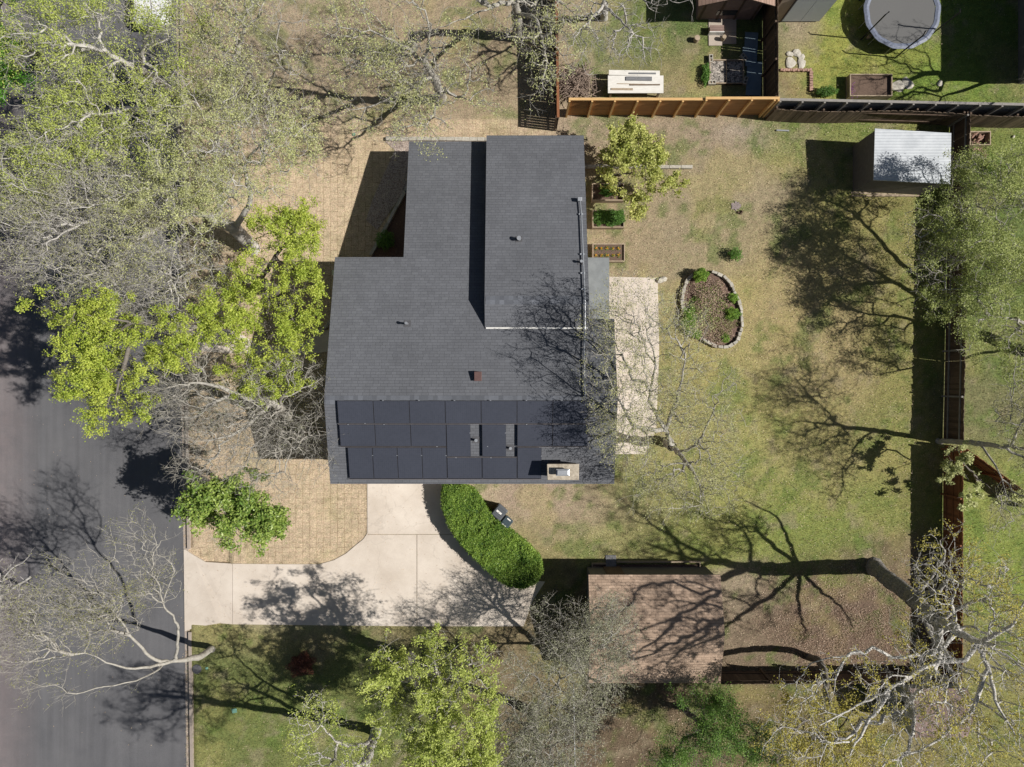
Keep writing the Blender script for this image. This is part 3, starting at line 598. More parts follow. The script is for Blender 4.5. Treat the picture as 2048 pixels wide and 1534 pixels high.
# small white box fitting by the front edge
lx, ly = G(661, 551, 4.0); MB().box(-8.62, -8.40, 5.2, 5.45, 3.7, 3.95).build('white_fitting', M['white'], house)

# ------------------------------------------------------------------ sheds
def gable_shed(name, label, cat, x0, x1, y0, y1, eave, ridge, axis, wallm, roofm, over=.15, group=None):
    t = thing(name, label, cat, ((x0 + x1) / 2, (y0 + y1) / 2, 0), group)
    xm, ym = (x0 + x1) / 2, (y0 + y1) / 2
    if axis == 'x': zf = lambda x, y: ridge - (ridge - eave) * abs(y - ym) / ((y1 - y0) / 2); halves = [[(x0, y0), (x1, y0), (x1, ym), (x0, ym)], [(x0, ym + .001), (x1, ym + .001), (x1, y1), (x0, y1)]]
    else: zf = lambda x, y: ridge - (ridge - eave) * abs(x - xm) / ((x1 - x0) / 2); halves = [[(x0, y0), (xm, y0), (xm, y1), (x0, y1)], [(xm + .001, y0), (x1, y0), (x1, y1), (xm + .001, y1)]]
    r = MB()
    for h_ in halves: r.slab(h_, zf, .07, 0, 1)
    r.build('roof', [roofm, M['fascia']], t)
    w = MB(); a0, a1, b0, b1 = x0 + over, x1 - over, y0 + over, y1 - over; q = .075
    if axis == 'x':
        for xx in (a0, a1): w.face([(xx, b0, 0), (xx, b1, 0), (xx, b1, zf(xx, b1) - q), (xx, ym, ridge - q), (xx, b0, zf(xx, b0) - q)])
        for yy in (b0, b1): w.face([(a0, yy, 0), (a1, yy, 0), (a1, yy, zf(0, yy) - q), (a0, yy, zf(0, yy) - q)])
    else:
        for yy in (b0, b1): w.face([(a0, yy, 0), (a1, yy, 0), (a1, yy, zf(a1, yy) - q), (xm, yy, ridge - q), (a0, yy, zf(a0, yy) - q)])
        for xx in (a0, a1): w.face([(xx, b0, 0), (xx, b1, 0), (xx, b1, zf(xx, b1) - q), (xx, b0, zf(xx, b0) - q)])
    w.build('wall', wallm, t)
    return t
x0, y1 = G(1177, 1149.5, 2.2); x1, y0 = G(1441, 1366, 2.2)
bs = gable_shed('garden_shed', 'big brown shingled shed with striped tree shadows beside the lower lawn', 'shed', x0, x1, y0, y1, 2.2, 2.95, 'x', M['siding'], M['shingle_brown'])
d = MB(); d.box(x0 + 1.0, x0 + 1.9, y1 - .148, y1 - .10, .1, 1.9); d.build('door', M['wood_dark'], bs)
# metal roof shed: slightly rotated
ms = thing('metal_roof_shed', 'small shed with pale corrugated metal roof in the upper right corner of the yard', 'shed', (*G(1800, 320), 0))
c4p = [G(1750, 257, 2.45), G(1903, 266, 2.45), G(1901, 368, 2.3), G(1747, 360, 2.3)]
r = MB(); r.slab(c4p, lambda x, y: 2.3 + .15 * (y - c4p[2][1]) / (c4p[0][1] - c4p[2][1]), .05); r.build('roof', M['corr'], ms)
cen = (sum(p[0] for p in c4p) / 4, sum(p[1] for p in c4p) / 4)
wp = [(cen[0] + (p[0] - cen[0]) * .97, cen[1] + (p[1] - cen[1]) * .955) for p in c4p]
w = MB()
for i in range(4):
    a, b_ = wp[i], wp[(i + 1) % 4]; w.face([(a[0], a[1], 0), (b_[0], b_[1], 0), (b_[0], b_[1], 2.22), (a[0], a[1], 2.22)])
w.build('wall', M['siding'], ms)
s_ = MB(); a, b_ = wp[3], wp[2]; s_.face([(a[0] - .1, a[1] - .12, .04), (b_[0], b_[1] - .12, .04), (b_[0], b_[1] - .02, .04), (a[0] - .1, a[1] - .02, .04)]); s_.box(a[0] - .1, b_[0] - .1, min(a[1], b_[1]) - .1, min(a[1], b_[1]) - .02, 0, .1); s_.build('sill', M['wood_frame'], ms)
# small pale shed with window, lower right
x0, y1 = G(1818, 1376, 2.3); x1, y0 = G(1934, 1474, 2.3)
ps = gable_shed('pale_shed', 'small shed with pale grey wall, dark window and mauve shingle roof behind bare branches', 'shed', x0, x1, y0, y1, 2.35, 2.85, 'x', M['pale_wall'], M['shingle_mauve'], .05)
fw = MB(); ym_ = (y0 + y1) / 2; fw.box(x0 - .01, x0 + .045, ym_ - .38, ym_ + .38, 1.1, 1.95); fo = fw.build('window', M['white'], ps)
g_ = MB()
for k in (-1, 0, 1):
    for z0_ in (1.14, 1.55): g_.box(x0 - .022, x0 - .0105, ym_ + k * .24 - .1, ym_ + k * .24 + .1, z0_, z0_ + .36)
g_.build('pane', M['glass'], fo)
# neighbour gabled hut at the top
gx0 = (1375 - 1024) * H / F; gx1 = (1520 - 1024) * H / F; gy0 = (767 - 56) * H / F
nh = thing('neighbour_hut', 'brown plank hut with wood shake gable roof at the top edge', 'hut', ((gx0 + gx1) / 2, gy0 + 2, 0))
xm = (gx0 + gx1) / 2; zf = lambda x, y: 3.05 - .85 * abs(x - xm) / ((gx1 - gx0) / 2)
r = MB(); r.slab([(gx0, gy0), (xm, gy0), (xm, gy0 + 5), (gx0, gy0 + 5)], zf, .08); r.slab([(xm + .001, gy0), (gx1, gy0), (gx1, gy0 + 5), (xm + .001, gy0 + 5)], zf, .08); r.build('roof', M['shake'], nh)
a0, a1, b0, b1 = gx0 + .45, gx1 - .35, gy0 + .45, gy0 + 4.7
w = MB()
for yy in (b0, b1): w.face([(a0, yy, 0), (a1, yy, 0), (a1, yy, zf(a1, 0) - .09), (xm, yy, 2.95), (a0, yy, zf(a0, 0) - .09)])
for xx in (a0, a1): w.face([(xx, b0, 0), (xx, b1, 0), (xx, b1, zf(xx, 0) - .09), (xx, b0, zf(xx, 0) - .09)])
w.build('wall', M['mauve_panel'], nh)
for k in range(4):
    xx = a0 + .1 + k * (a1 - a0 - .3) / 3; MB().box(xx, xx + .1, b0 - .04, b0 - .003, 0, 2.2).build('batten', M['wood_dark'], nh)
wn = MB().box(a0 + .9, a0 + 2.0, b0 - .03, b0 - .004, .5, .95).build('window', M['glass'], nh)
# neighbour grey door shed
sx0 = (1535 - 1024) * H / F; sx1 = (1638 - 1024) * H / F; sy = (767 - 43) * H / F
ns_ = thing('neighbour_shed', 'beige shed with wide pale grey double doors at the top edge', 'shed', ((sx0 + sx1) / 2, sy + 1.5, 0))
MB().box(sx0, sx1, sy, sy + 3.5, 0, 2.5).build('wall', M['beige'], ns_)
MB().slab([(sx0 - .1, sy - .05), (sx1 + .1, sy - .05), (sx1 + .1, sy + 3.6), (sx0 - .1, sy + 3.6)], lambda x, y: 2.6, .09).build('roof', M['felt'], ns_)
M['greydoor'] = mat('grey_door_panels', (.46, .50, .54), (.42, .46, .50), rough=.5, scale=3)
for k in (0, 1):
    q0 = sx0 + .72 + k * 1.0; dd = MB(); dd.box(q0, q0 + .98, sy - .05, sy - .003, .12, 2.3); dd.build('door', M['greydoor'], ns_)
MB().box(sx0 + .66, sx0 + .715, sy - .07, sy - .003, .05, 2.35).build('door_trim', M['fascia'], ns_)
# neighbour house beyond the upper right corner, its shade falls on the grass
hx0 = (2036 - 1024) * H / F; hy0 = (767 - 168) * H / F
nb = thing('neighbour_house', 'dark walled neighbour house just beyond the upper right corner', 'house', (hx0 + 4, hy0 + 5, 0))
MB().box(hx0, hx0 + 9, hy0, hy0 + 12, 0, 3.6).build('wall', M['siding'], nb)
MB().slab([(hx0 - .35, hy0 - .3), (hx0 + 9.3, hy0 - .3), (hx0 + 9.3, hy0 + 12.3), (hx0 - .35, hy0 + 12.3)], lambda x, y: 3.75 + .2 * max(0, min(x - hx0 + .35, hx0 + 9.3 - x)), .12).build('roof', M['shingle_mauve'], nb)

# ------------------------------------------------------------------ fences
def fence(name, label, p0, p1, h, m_board, m_post, style='picket', post_sp=2.4, side=1, cap_m=None, gap=.01, hvar=.03, pw=.14, rails=2, wob=0, group=None, h2=None, slit=.12):
    p0 = Vector((*p0, 0)); p1 = Vector((*p1, 0)); L = (p1 - p0).length; d = (p1 - p0) / L; nrm = Vector((-d.y, d.x, 0)) * side
    t = thing(name, label, 'fence', tuple((p0 + p1) / 2), group)
    a = math.atan2(d.y, d.x)
    def bx(mb, s0, s1, n0, n1, z0, z1, lean=0):
        P = []
        for z in (z0, z1):
            for (s_, n_) in ((s0, n0), (s1, n0), (s1, n1), (s0, n1)):
                w_ = wob * math.sin(s_ * .7) if wob else 0
                q = p0 + d * s_ + nrm * (n_ + w_ + lean * z); P.append((q.x, q.y, z))
        n = len(mb.v); mb.v += P
        for f in ((3, 2, 1, 0), (4, 5, 6, 7), (0, 1, 5, 4), (1, 2, 6, 5), (2, 3, 7, 6), (3, 0, 4, 7)): mb.f.append([n + i for i in f]); mb.m.append(0)
    b = MB(); hh = lambda s_: (h if h2 is None or s_ < L * .57 else h2)
    if style == 'picket':
        s_ = 0
        while s_ < L - .02:
            e_ = min(s_ + pw - gap, L); z1 = hh(s_) + random.uniform(-hvar, hvar); l_ = random.uniform(-.004, .004); e_ = e_ + gap - (.016 if random.random() < slit else .0015)
            bx(b, s_, e_, 0, .018 + random.random() * .006, .03, z1, l_); s_ += pw
    else:
        k = 0
        z = .04
        while z < h - .1:
            s_ = 0
            while s_ < L - .01:
                e_ = min(s_ + post_sp, L); bx(b, s_, e_ - .004, 0, .02 + random.random() * .004, z, min(z + .135, hh(s_) - .02)); s_ = e_
            z += .14
    b.build('boards', m_board, t)
    if style == 'picket' and rails:
        r_ = MB()
        for z in ([.35, h - .35] if rails == 2 else [.3, h / 2, h - .3]): bx(r_, 0, L, -.045, -.002, z, z + .09)
        r_.build('rail', m_post, t)
    if cap_m:
        c_ = MB(); s_ = 0
        while s_ < L - .01:
            e_ = min(s_ + post_sp * 2, L); zc = hh(s_ + .01); bx(c_, s_, e_ - .006, -.07, .06, zc + .002, zc + .04); s_ = e_
        c_.build('cap_board', cap_m, t)
    n = int(L / post_sp) + 1
    for k in range(n + 1):
        s_ = min(k * post_sp, L - .08); pm = MB(); bx(pm, s_, s_ + .09, -.135 if rails or style != 'picket' else -.1, -.046 if style == 'picket' else -.003, 0, hh(s_) + (.0 if cap_m is None else -.003)); pm.build('post', m_post, t)
    return t
M['wood_greyp'] = mat('grey_posts', (.30, .28, .26), (.2, .19, .18), scale=5)
g = lambda a, b: G(a, b, 0)
fence('orange_fence', 'new orange cedar fence with pale cap boards above the back lawn', g(1131, 230.5), g(1527, 230.5), 2.15, M['wood_new'], M['wood_cap'], 'board', 1.145, 1, M['wood_cap'], h2=2.28)
fence('grey_fence', 'grey weathered board fence with posts continuing right of the orange one', g(1529, 231), g(2110, 243), 2.15, M['wood_grey'], M['wood_greyp'], 'board', 1.12, 1, M['wood_greyp'])
fence('picket_fence', 'old leaning brown picket fence in front of the grey fence', g(1530, 241), g(1899, 250), 1.62, M['wood_old'], M['wood_dark'], 'picket', 2.4, -1, None, gap=.012, hvar=.05, wob=.07)
fence('picket_fence', 'short brown picket fence to the right of the yard corner by the firewood box', g(1902, 252), g(2110, 256), 1.6, M['wood_old'], M['wood_dark'], 'picket', 2.4, -1, None, hvar=.05, wob=.04)
fence('side_fence', 'dark slatted fence with two pale rails along the right side of the yard', g(1899, 252), g(1886, 884), 1.7, M['wood_dark'], M['wood_greyp'], 'picket', 2.4, 1, None, gap=.008, hvar=.05)
fence('side_fence', 'red-brown fence along the right side of the lower lawn', g(1886, 896), g(1884, 1336), 1.7, M['wood_red'], M['wood_red'], 'picket', 2.4, 1, None, gap=.012, hvar=.02, rails=3)
fence('side_fence', 'red-brown fence running diagonally towards the right edge', g(1892, 890), g(2060, 1012), 1.6, M['wood_red'], M['wood_red'], 'picket', 2.4, 1, None, gap=.012, hvar=.03)
fence('bottom_fence', 'dark brown fence between the brown shed and the big bare tree', g(1880, 1339), g(1424, 1341), 1.7, M['wood_dark'], M['wood_dark'], 'picket', 2.4, 1, None, gap=.012, hvar=.03)
fence('neighbour_fence', 'tall dark fence between the two neighbour gardens', g(1524, -60), g(1526, 229), 2.2, M['wood_dark'], M['wood_dark'], 'picket', 1.9, 1, None, gap=.012, hvar=.02)
fence('left_fence', 'brown slatted fence casting a striped shadow above the house', g(1106, -160), g(1112, 262), 1.9, M['wood_dark'], M['wood_dark'], 'picket', 2.4, 1, M['wood_red'], gap=.012, hvar=.0, slit=.3)
# thin pipe rail fence at the bottom
pr = thing('wire_fence', 'thin pale pipe rail fence at the bottom edge', 'fence', (*g(1147, 1450), 0))
a, b_ = g(1143, 1350), g(1148, 1620); MB().tube([(*a, 1.2), (*b_, 1.2)], .025, 8).build('top_rail', M['galv'], pr)
for k in range(4):
    t = k / 3; MB().tube([(a[0] + (b_[0] - a[0]) * t, a[1] + (b_[1] - a[1]) * t, 0), (a[0] + (b_[0] - a[0]) * t, a[1] + (b_[1] - a[1]) * t, 1.24)], .03, 8).build('post', M['galv'], pr)

# ------------------------------------------------------------------ trees
def tubes(A, B, ra, rb, s):
    n = len(A); d = B - A; L = np.linalg.norm(d, axis=1, keepdims=True) + 1e-9; d = d / L
    ref = np.where(np.abs(d[:, 2:3]) < .9, np.array([[0, 0, 1.]]), np.array([[1., 0, 0]]))
    u = np.cross(d, ref); u /= np.linalg.norm(u, axis=1, keepdims=True) + 1e-9; w = np.cross(d, u)
    an = np.arange(s) * 2 * np.pi / s; ring = u[:, None] * np.cos(an)[None, :, None] + w[:, None] * np.sin(an)[None, :, None]
    A2 = A - d * ra[:, None] * .25; B2 = B + d * rb[:, None] * .25
    V = np.concatenate([A2[:, None] + ring * ra[:, None, None], B2[:, None] + ring * rb[:, None, None]], 1).reshape(-1, 3)
    k = np.arange(s); q = np.stack([k, k + s, (k + 1) % s + s, (k + 1) % s], 1)[:, ::-1]
    return V, (np.arange(n)[:, None, None] * 2 * s + q[None]).reshape(-1, 4)
def leaf_quads(Pc, size, upb=.7, asp=.55, r=rng):
    n = len(Pc); N = r.normal(size=(n, 3)); N /= np.linalg.norm(N, axis=1, keepdims=True); N[:, 2] = np.abs(N[:, 2]) + upb; N /= np.linalg.norm(N, axis=1, keepdims=True)
    T = np.cross(N, r.normal(size=(n, 3))); T /= np.linalg.norm(T, axis=1, keepdims=True) + 1e-9; Bn = np.cross(N, T)
    s = (size * (0.6 + .8 * r.random(n)))[:, None]
    V = np.stack([Pc - T * s, Pc + Bn * s * asp - N * s * .12, Pc + T * s, Pc - Bn * s * asp - N * s * .12], 1).reshape(-1, 3)
    return V, np.arange(n * 4).reshape(-1, 4)
def resample(pts, step, r, jit):
    out = []
    pts = [np.array(p, float) for p in pts]
    for i in range(len(pts) - 1):
        p0 = pts[max(i - 1, 0)]; p1 = pts[i]; p2 = pts[i + 1]; p3 = pts[min(i + 2, len(pts) - 1)]
        n = max(1, int(np.linalg.norm(p2 - p1) / step))
        for k in range(n):
            t = k / n
            q = .5 * ((2 * p1) + (-p0 + p2) * t + (2 * p0 - 5 * p1 + 4 * p2 - p3) * t * t + (-p0 + 3 * p1 - 3 * p2 + p3) * t ** 3)
            out.append(q + (r.normal(size=3) * jit if (i or k) else 0))
    out.append(pts[-1]); return out
TREE_LOG = []
TN, TW = .95, .30
def tree(name, label, cat, base, R, limbs, blobs, n, leaves, lsize, lm, bark, r0=.0098, twig=3, tlen=.7, bf=.25, up=.55, seed=1, lspread=.12, group=None, asp=.55, upb=.7, sub=2, clump=6, gate=.36, lgate=.35, lead=.30):
    r = np.random.default_rng(seed * 101 + 3); n = int(n * TN)
    t = thing(name, label, cat, P3(base[0], base[1], 0), group)
    pos_, par, mr_ = [], [], []
    for li, lb in enumerate(limbs):
        pts = resample([P3(*q) for q in lb], .3, r, .02 + R * .035)
        if li == 0: last = -1; st = 0
        else:
            arr = np.array(pos_); last = int(np.argmin(((arr - pts[0]) ** 2).sum(1))); st = 1
        f0, f1 = (1.0, lead) if li == 0 else (.31, .06)
        for qi, q in enumerate(pts[st:]):
            pos_.append(q); par.append(last); last = len(pos_) - 1; mr_.append(R * (f0 + (f1 - f0) * qi / max(1, len(pts) - 1)))
    m0 = len(pos_)
    bw = np.array([b[3] ** 2 * (b[5] if len(b) > 5 else 1) for b in blobs]); cnt = (bw / bw.sum() * n).astype(int) + 1
    A = []
    for b, c in zip(blobs, cnt):
        d = r.normal(size=(c, 3)); d /= np.linalg.norm(d, axis=1, keepdims=True); rad = r.random(c) ** (1 / 2.3)
        rz = b[4] if len(b) > 4 and b[4] else b[3] * .62
        q = d * rad[:, None] * np.array([b[3], b[3], rz]); A.append(q + np.array(P3(b[0], b[1], b[2])))
    A = np.concatenate(A); A = A[A[:, 2] > .6]
    if gate:
        g_ = fnoise(A[:, 0] + A[:, 2] * .3, A[:, 1] + A[:, 2] * .5, 1.9, seed + 300); th = np.quantile(g_, gate); A = A[(g_ > th) | (r.random(len(A)) < .10)]
    n = len(A)
    Pn = np.array(pos_); pl = np.zeros(m0)
    for i in range(1, m0): pl[i] = pl[par[i]] + np.linalg.norm(Pn[i] - Pn[par[i]])
    D = np.linalg.norm(A[:, None] - Pn[None], axis=2); Cc = D + bf * pl[None] + np.where(Pn[None, :, 2] < 1.2, 3.0, 0); bp_ = Cc.argmin(1); bc = Cc[np.arange(n), bp_]
    done = np.zeros(n, bool); pos_ = list(Pn); path = list(pl)
    for _ in range(n):
        i = int(np.argmin(np.where(done, 1e9, bc))); done[i] = True
        pa = int(bp_[i]); pp = pos_[pa]; q = A[i]; dd = np.linalg.norm(q - pp)
        # one crooked middle node on long edges
        if dd > .35:
            mid = (pp + q) / 2 + r.normal(size=3) * dd * .09 - np.array([0, 0, dd * .03]); pos_.append(mid); par.append(pa); path.append(path[pa] + dd / 2); pa = len(pos_) - 1
        pos_.append(q); par.append(pa); path.append(path[pa] + np.linalg.norm(q - pos_[pa])); me_ = len(pos_) - 1
        c = np.linalg.norm(A - q, axis=1) + bf * path[me_]; u_ = (c < bc) & ~done; bc[u_] = c[u_]; bp_[u_] = me_
    Pn = np.array(pos_); par = np.array(par); nn = len(Pn)
    tips = np.ones(nn); kids = np.bincount(par[par >= 0], minlength=nn); tips = np.where(kids == 0, 1.0, 0.0)
    for i in range(nn - 1, 0, -1): tips[par[i]] += tips[i]
    p = math.log(max(tips[0], 2)) / math.log(R / r0); rad = r0 * np.maximum(tips, 1) ** (1 / p); rad[:m0] = np.clip(rad[:m0], np.array(mr_) * .8, np.array(mr_) * 1.6)
    e_ = np.arange(1, nn); pa = par[e_]; ra = np.minimum(rad[pa], rad[e_] * 1.35 + .004); rb = rad[e_]
    # root flare
    z = Pn[pa][:, 2]; ra = ra * np.where(z < .5, 1 + .22 * (1 - z / .5), 1)
    Vs, Qs, o = [], [], 0
    for lo, hi, s in ((.05, 9, 9), (.018, .05, 5), (0, .018, 3)):
        k = (rb >= lo) & (rb < hi)
        if k.any():
            V, Qd = tubes(Pn[pa][k], Pn[e_][k], ra[k], rb[k], s); Vs.append(V); Qs.append(Qd + o); o += len(V)
    link_np('trunk', np.concatenate(Vs), np.concatenate(Qs), [bark], t, smooth=True)
    # twigs
    src = np.where((rad < r0 * 4.5) & (np.arange(nn) >= 1) & (Pn[:, 2] > 1.0))[0]
    src = np.repeat(src, twig); src = src[r.random(len(src)) < TW]; S = Pn[src]; D0 = Pn[src] - Pn[np.maximum(par[src], 0)]; D0 /= np.linalg.norm(D0, axis=1, keepdims=True) + 1e-9
    def grow(S, D0, L, r_):
        m = len(S); d = D0 * .8 + r.normal(size=(m, 3)) * .55 + np.array([0, 0, up]); d /= np.linalg.norm(d, axis=1, keepdims=True)
        L = (L * (.45 + .9 * r.random(m)))[:, None]; mid = S + d * L * .5; d2 = d + r.normal(size=(m, 3)) * .3 + np.array([0, 0, up * .6]); d2 /= np.linalg.norm(d2, axis=1, keepdims=True); end = mid + d2 * L * .5
        return mid, end, d2
    mid, end, d2 = grow(S, D0, tlen, r)
    segA = [S, mid]; segB = [mid, end]; rr = [np.full(len(S), r0 * .75), np.full(len(S), r0 * .6)]; ends = [end, mid]
    if sub:
        s2 = np.repeat(mid, sub, 0); dd2 = np.repeat(d2, sub, 0); m2, e2, _ = grow(s2, dd2, tlen * .6, r)
        segA += [s2]; segB += [e2]; rr += [np.full(len(s2), r0 * .5)]; ends += [e2, e2]
    TA = np.concatenate(segA); TB = np.concatenate(segB); TR = np.concatenate(rr)
    V1, Q1 = tubes(TA, TB, TR, TR * .6, 3); mi = np.zeros(len(Q1), int); V, Qa = V1, Q1
    lsize *= .78; leaves = int(leaves * 1.5); tlen *= 1.12
    if leaves:
        kk = np.arange(len(TA)); g_ = fnoise(TA[:, 0], TA[:, 1] + TA[:, 2] * .7, 1.3, seed + 500); kk = kk[(g_ > np.quantile(g_, lgate)) | (r.random(len(TA)) < .15)]
        k = kk[r.integers(0, len(kk), leaves // clump)]; f = r.random(len(k)) ** .6
        c = TA[k] + (TB[k] - TA[k]) * f[:, None]; c = np.repeat(c, clump, 0) + r.normal(size=(len(k) * clump, 3)) * lspread
        V2, Q2 = leaf_quads(c, lsize, upb, asp, r); Qa = np.concatenate([Q1, Q2 + len(V1)]); V = np.concatenate([V1, V2]); mi = np.concatenate([mi, np.ones(len(Q2), int)])
    link_np('crown', V, Qa, [bark, lm], t, mi=mi)
    return t

# 1 big pale oak, trunk leaning left from the front lawn
tree('oak_tree', 'tall pale oak whose thick grey trunk leans left from the front lawn', 'tree', (507, 497), .33,
 [[(507, 497, 0), (492, 482, 1.0), (466, 456, 2.3), (430, 440, 3.6), (388, 424, 4.8)], [(388, 424, 4.8), (345, 400, 6), (300, 372, 7.4), (250, 350, 8.4)], [(432, 440, 3.6), (440, 390, 5), (432, 330, 6.4), (440, 270, 7.4)], [(466, 456, 2.3), (500, 400, 4), (490, 335, 5.5), (520, 290, 6.5)], [(388, 424, 4.8), (350, 440, 5.6), (300, 430, 6.6)]],
 [(330, 360, 7.6, 3.6), (440, 270, 7.6, 3.2), (520, 300, 6.6, 2.8), (560, 260, 6, 2.2), (400, 380, 7, 2.6), (300, 440, 7, 2.6), (560, 340, 5.5, 1.8, None, .5), (480, 380, 6, 1.8, None, .5)],
 2100, 24000, .042, M['l_pale'], M['bark_pale'], seed=1, bf=.2, lspread=.10)
# 2 silvery tree over the street
tree('oak_tree', 'silvery nearly bare oak with white limbs spreading over the street edge', 'tree', (345, 432), .28,
 [[(345, 432, 0), (325, 445, 2), (290, 470, 4), (262, 490, 5)], [(325, 445, 2), (280, 440, 4.5), (240, 424, 6), (180, 380, 7.5), (140, 345, 8.5)], [(240, 424, 6), (180, 440, 7), (120, 470, 8)], [(262, 490, 5), (230, 540, 6.5), (230, 590, 7.5)], [(290, 470, 4), (330, 540, 6), (350, 560, 7), (355, 540, 8)]],
 [(130, 400, 8, 3.4), (200, 460, 7.5, 3.2), (100, 480, 7.6, 2.6), (220, 550, 7, 2.8), (330, 560, 7, 3.0), (270, 620, 6.8, 1.8), (60, 420, 7.6, 2.4), (380, 620, 6.4, 1.5), (300, 500, 7, 2.2)],
 2600, 13000, .034, M['l_haze'], M['bark_pale'], gate=.2, seed=2, bf=.22, twig=4, tlen=.8)
# 3 yellow green upper left
tree('elm_tree', 'large yellow-green leafing tree filling the upper left over the street', 'tree', (362, 205), .3,
 [[(362, 205, 0), (345, 185, 1.8), (310, 160, 4), (280, 140, 6)], [(345, 185, 1.8), (310, 220, 4.5), (260, 220, 6.5), (200, 230, 7.8)], [(280, 140, 6), (200, 100, 8), (150, 90, 9)], [(280, 140, 6), (290, 80, 8), (300, 30, 9)]],
 [(150, 90, 8.6, 3.4), (240, 160, 8, 3.0), (100, 170, 8, 2.6), (60, 290, 7.8, 2.8), (170, 270, 8, 2.6), (300, 60, 8.4, 2.8), (80, 40, 9, 2.6), (260, 250, 7.4, 2.4), (40, 370, 7.4, 2.2), (360, 120, 7, 2.4)],
 2100, 32000, .045, M['l_yg2'], M['bark_pale'], seed=3, bf=.2)
# 4 twiggy with light leaves
tree('hackberry_tree', 'twiggy grey tree with faint new leaves left of the open brown lawn at the top', 'tree', (520, 190), .22,
 [[(520, 190, 0), (510, 175, 2), (490, 140, 4.5), (470, 100, 6.5)], [(510, 175, 2), (540, 160, 4), (560, 120, 6)]],
 [(430, 90, 7.6, 3.2), (520, 50, 7.4, 2.8), (560, 170, 6, 2.4), (600, 230, 5.4, 1.7), (440, 180, 7, 2.4), (400, 20, 8, 2.8)],
 1300, 5500, .042, M['l_pale'], M['bark'], seed=4, twig=3)
tree('ash_tree', 'bright green tree cut off by the upper left corner', 'tree', (90, 130), .2,
 [[(90, 130, 0), (70, 110, 3), (40, 90, 6)]], [(0, 60, 7.4, 2.2), (-40, 120, 7.4, 2.4), (20, 150, 6.6, 1.3), (-10, 0, 8, 2.2)], 500, 16000, .06, M['l_bright'], M['bark_dark'], seed=5)
# 6 bright yellow green front tree
tree('maple_tree', 'bright yellow-green tree between the house front and the street', 'tree', (560, 585), .27,
 [[(560, 585, 0), (545, 575, 1.8), (520, 562, 3.4), (500, 556, 4.6)], [(520, 562, 3.4), (560, 500, 5.6), (590, 460, 6.6)], [(520, 562, 3.4), (560, 620, 5.4), (600, 650, 6.4)], [(545, 575, 1.8), (530, 650, 4.5), (550, 730, 6)], [(500, 556, 4.6), (430, 600, 6), (390, 620, 6.8), (330, 650, 7.6), (260, 690, 8.2)], [(330, 650, 7.6), (230, 640, 8.6), (140, 620, 9)], [(260, 690, 8.2), (240, 760, 8.2), (230, 800, 8.2)], [(500, 556, 4.6), (480, 600, 6), (470, 640, 6.6)]],
 [(570, 500, 6.4, 1.9), (525, 590, 6.2, 1.9), (580, 640, 6, 1.5), (520, 715, 5.8, 2.1), (600, 545, 6, 1.2), (560, 760, 5.6, 1.3), (590, 445, 6.2, 1.1), (350, 680, 7.6, 1.5), (210, 680, 8.2, 2.0), (130, 620, 8.6, 1.5), (230, 780, 8, 1.9), (165, 740, 8.2, 1.2), (430, 640, 7, 1.2), (290, 700, 7.8, 1.4), (270, 820, 7.6, .8)],
 1500, 52000, .053, M['l_yg'], M['bark_dark'], gate=.36, lgate=.35, seed=6, bf=.2, lspread=.09, twig=3, tlen=.55, clump=6)
# 7 bare tree beside it
tree('bare_tree', 'leafless grey twiggy tree on the front lawn beside the solar roof', 'tree', (612, 852), .24,
 [[(612, 852, 0), (596, 846, 2), (572, 826, 4), (545, 806, 5.4), (500, 800, 6)], [(500, 800, 6), (430, 770, 6.8), (370, 765, 7.2)], [(596, 846, 2), (610, 862, 4), (600, 885, 5.2), (590, 900, 6)], [(545, 806, 5.4), (480, 860, 6), (420, 880, 6.6)], [(572, 826, 4), (560, 800, 5.5), (590, 770, 6.5)]],
 [(400, 790, 7, 2.6), (350, 770, 6.8, 1.8), (430, 870, 6.2, 2.2), (390, 920, 6, 1.2), (560, 790, 5.8, 2.2), (600, 880, 5.4, 2.0), (550, 930, 5.4, 1.9), (620, 770, 5.4, 1.2), (490, 840, 6, 2.0)],
 2100, 2500, .03, M['l_grey'], M['bark'], seed=7, twig=4, tlen=.75, bf=.25)
# 8 round green tree at the kerb
tree('magnolia_tree', 'small round green tree with glossy leaves at the kerb by the driveway', 'tree', (500, 1000), .12,
 [[(500, 1000, 0), (490, 1010, 2), (470, 1030, 4)]], [(465, 1025, 5, 1.6), (420, 1000, 5.2, 1.2), (520, 1045, 5, 1.1), (440, 1055, 5, .9), (490, 985, 5, 1.0), (545, 1040, 5, .6), (525, 1080, 4.8, .5), (395, 1020, 5, .8)],
 850, 12500, .085, M['l_mag'], M['bark'], gate=.25, lgate=.3, seed=8, lspread=.1, twig=2, tlen=.45, clump=6, bf=.3)
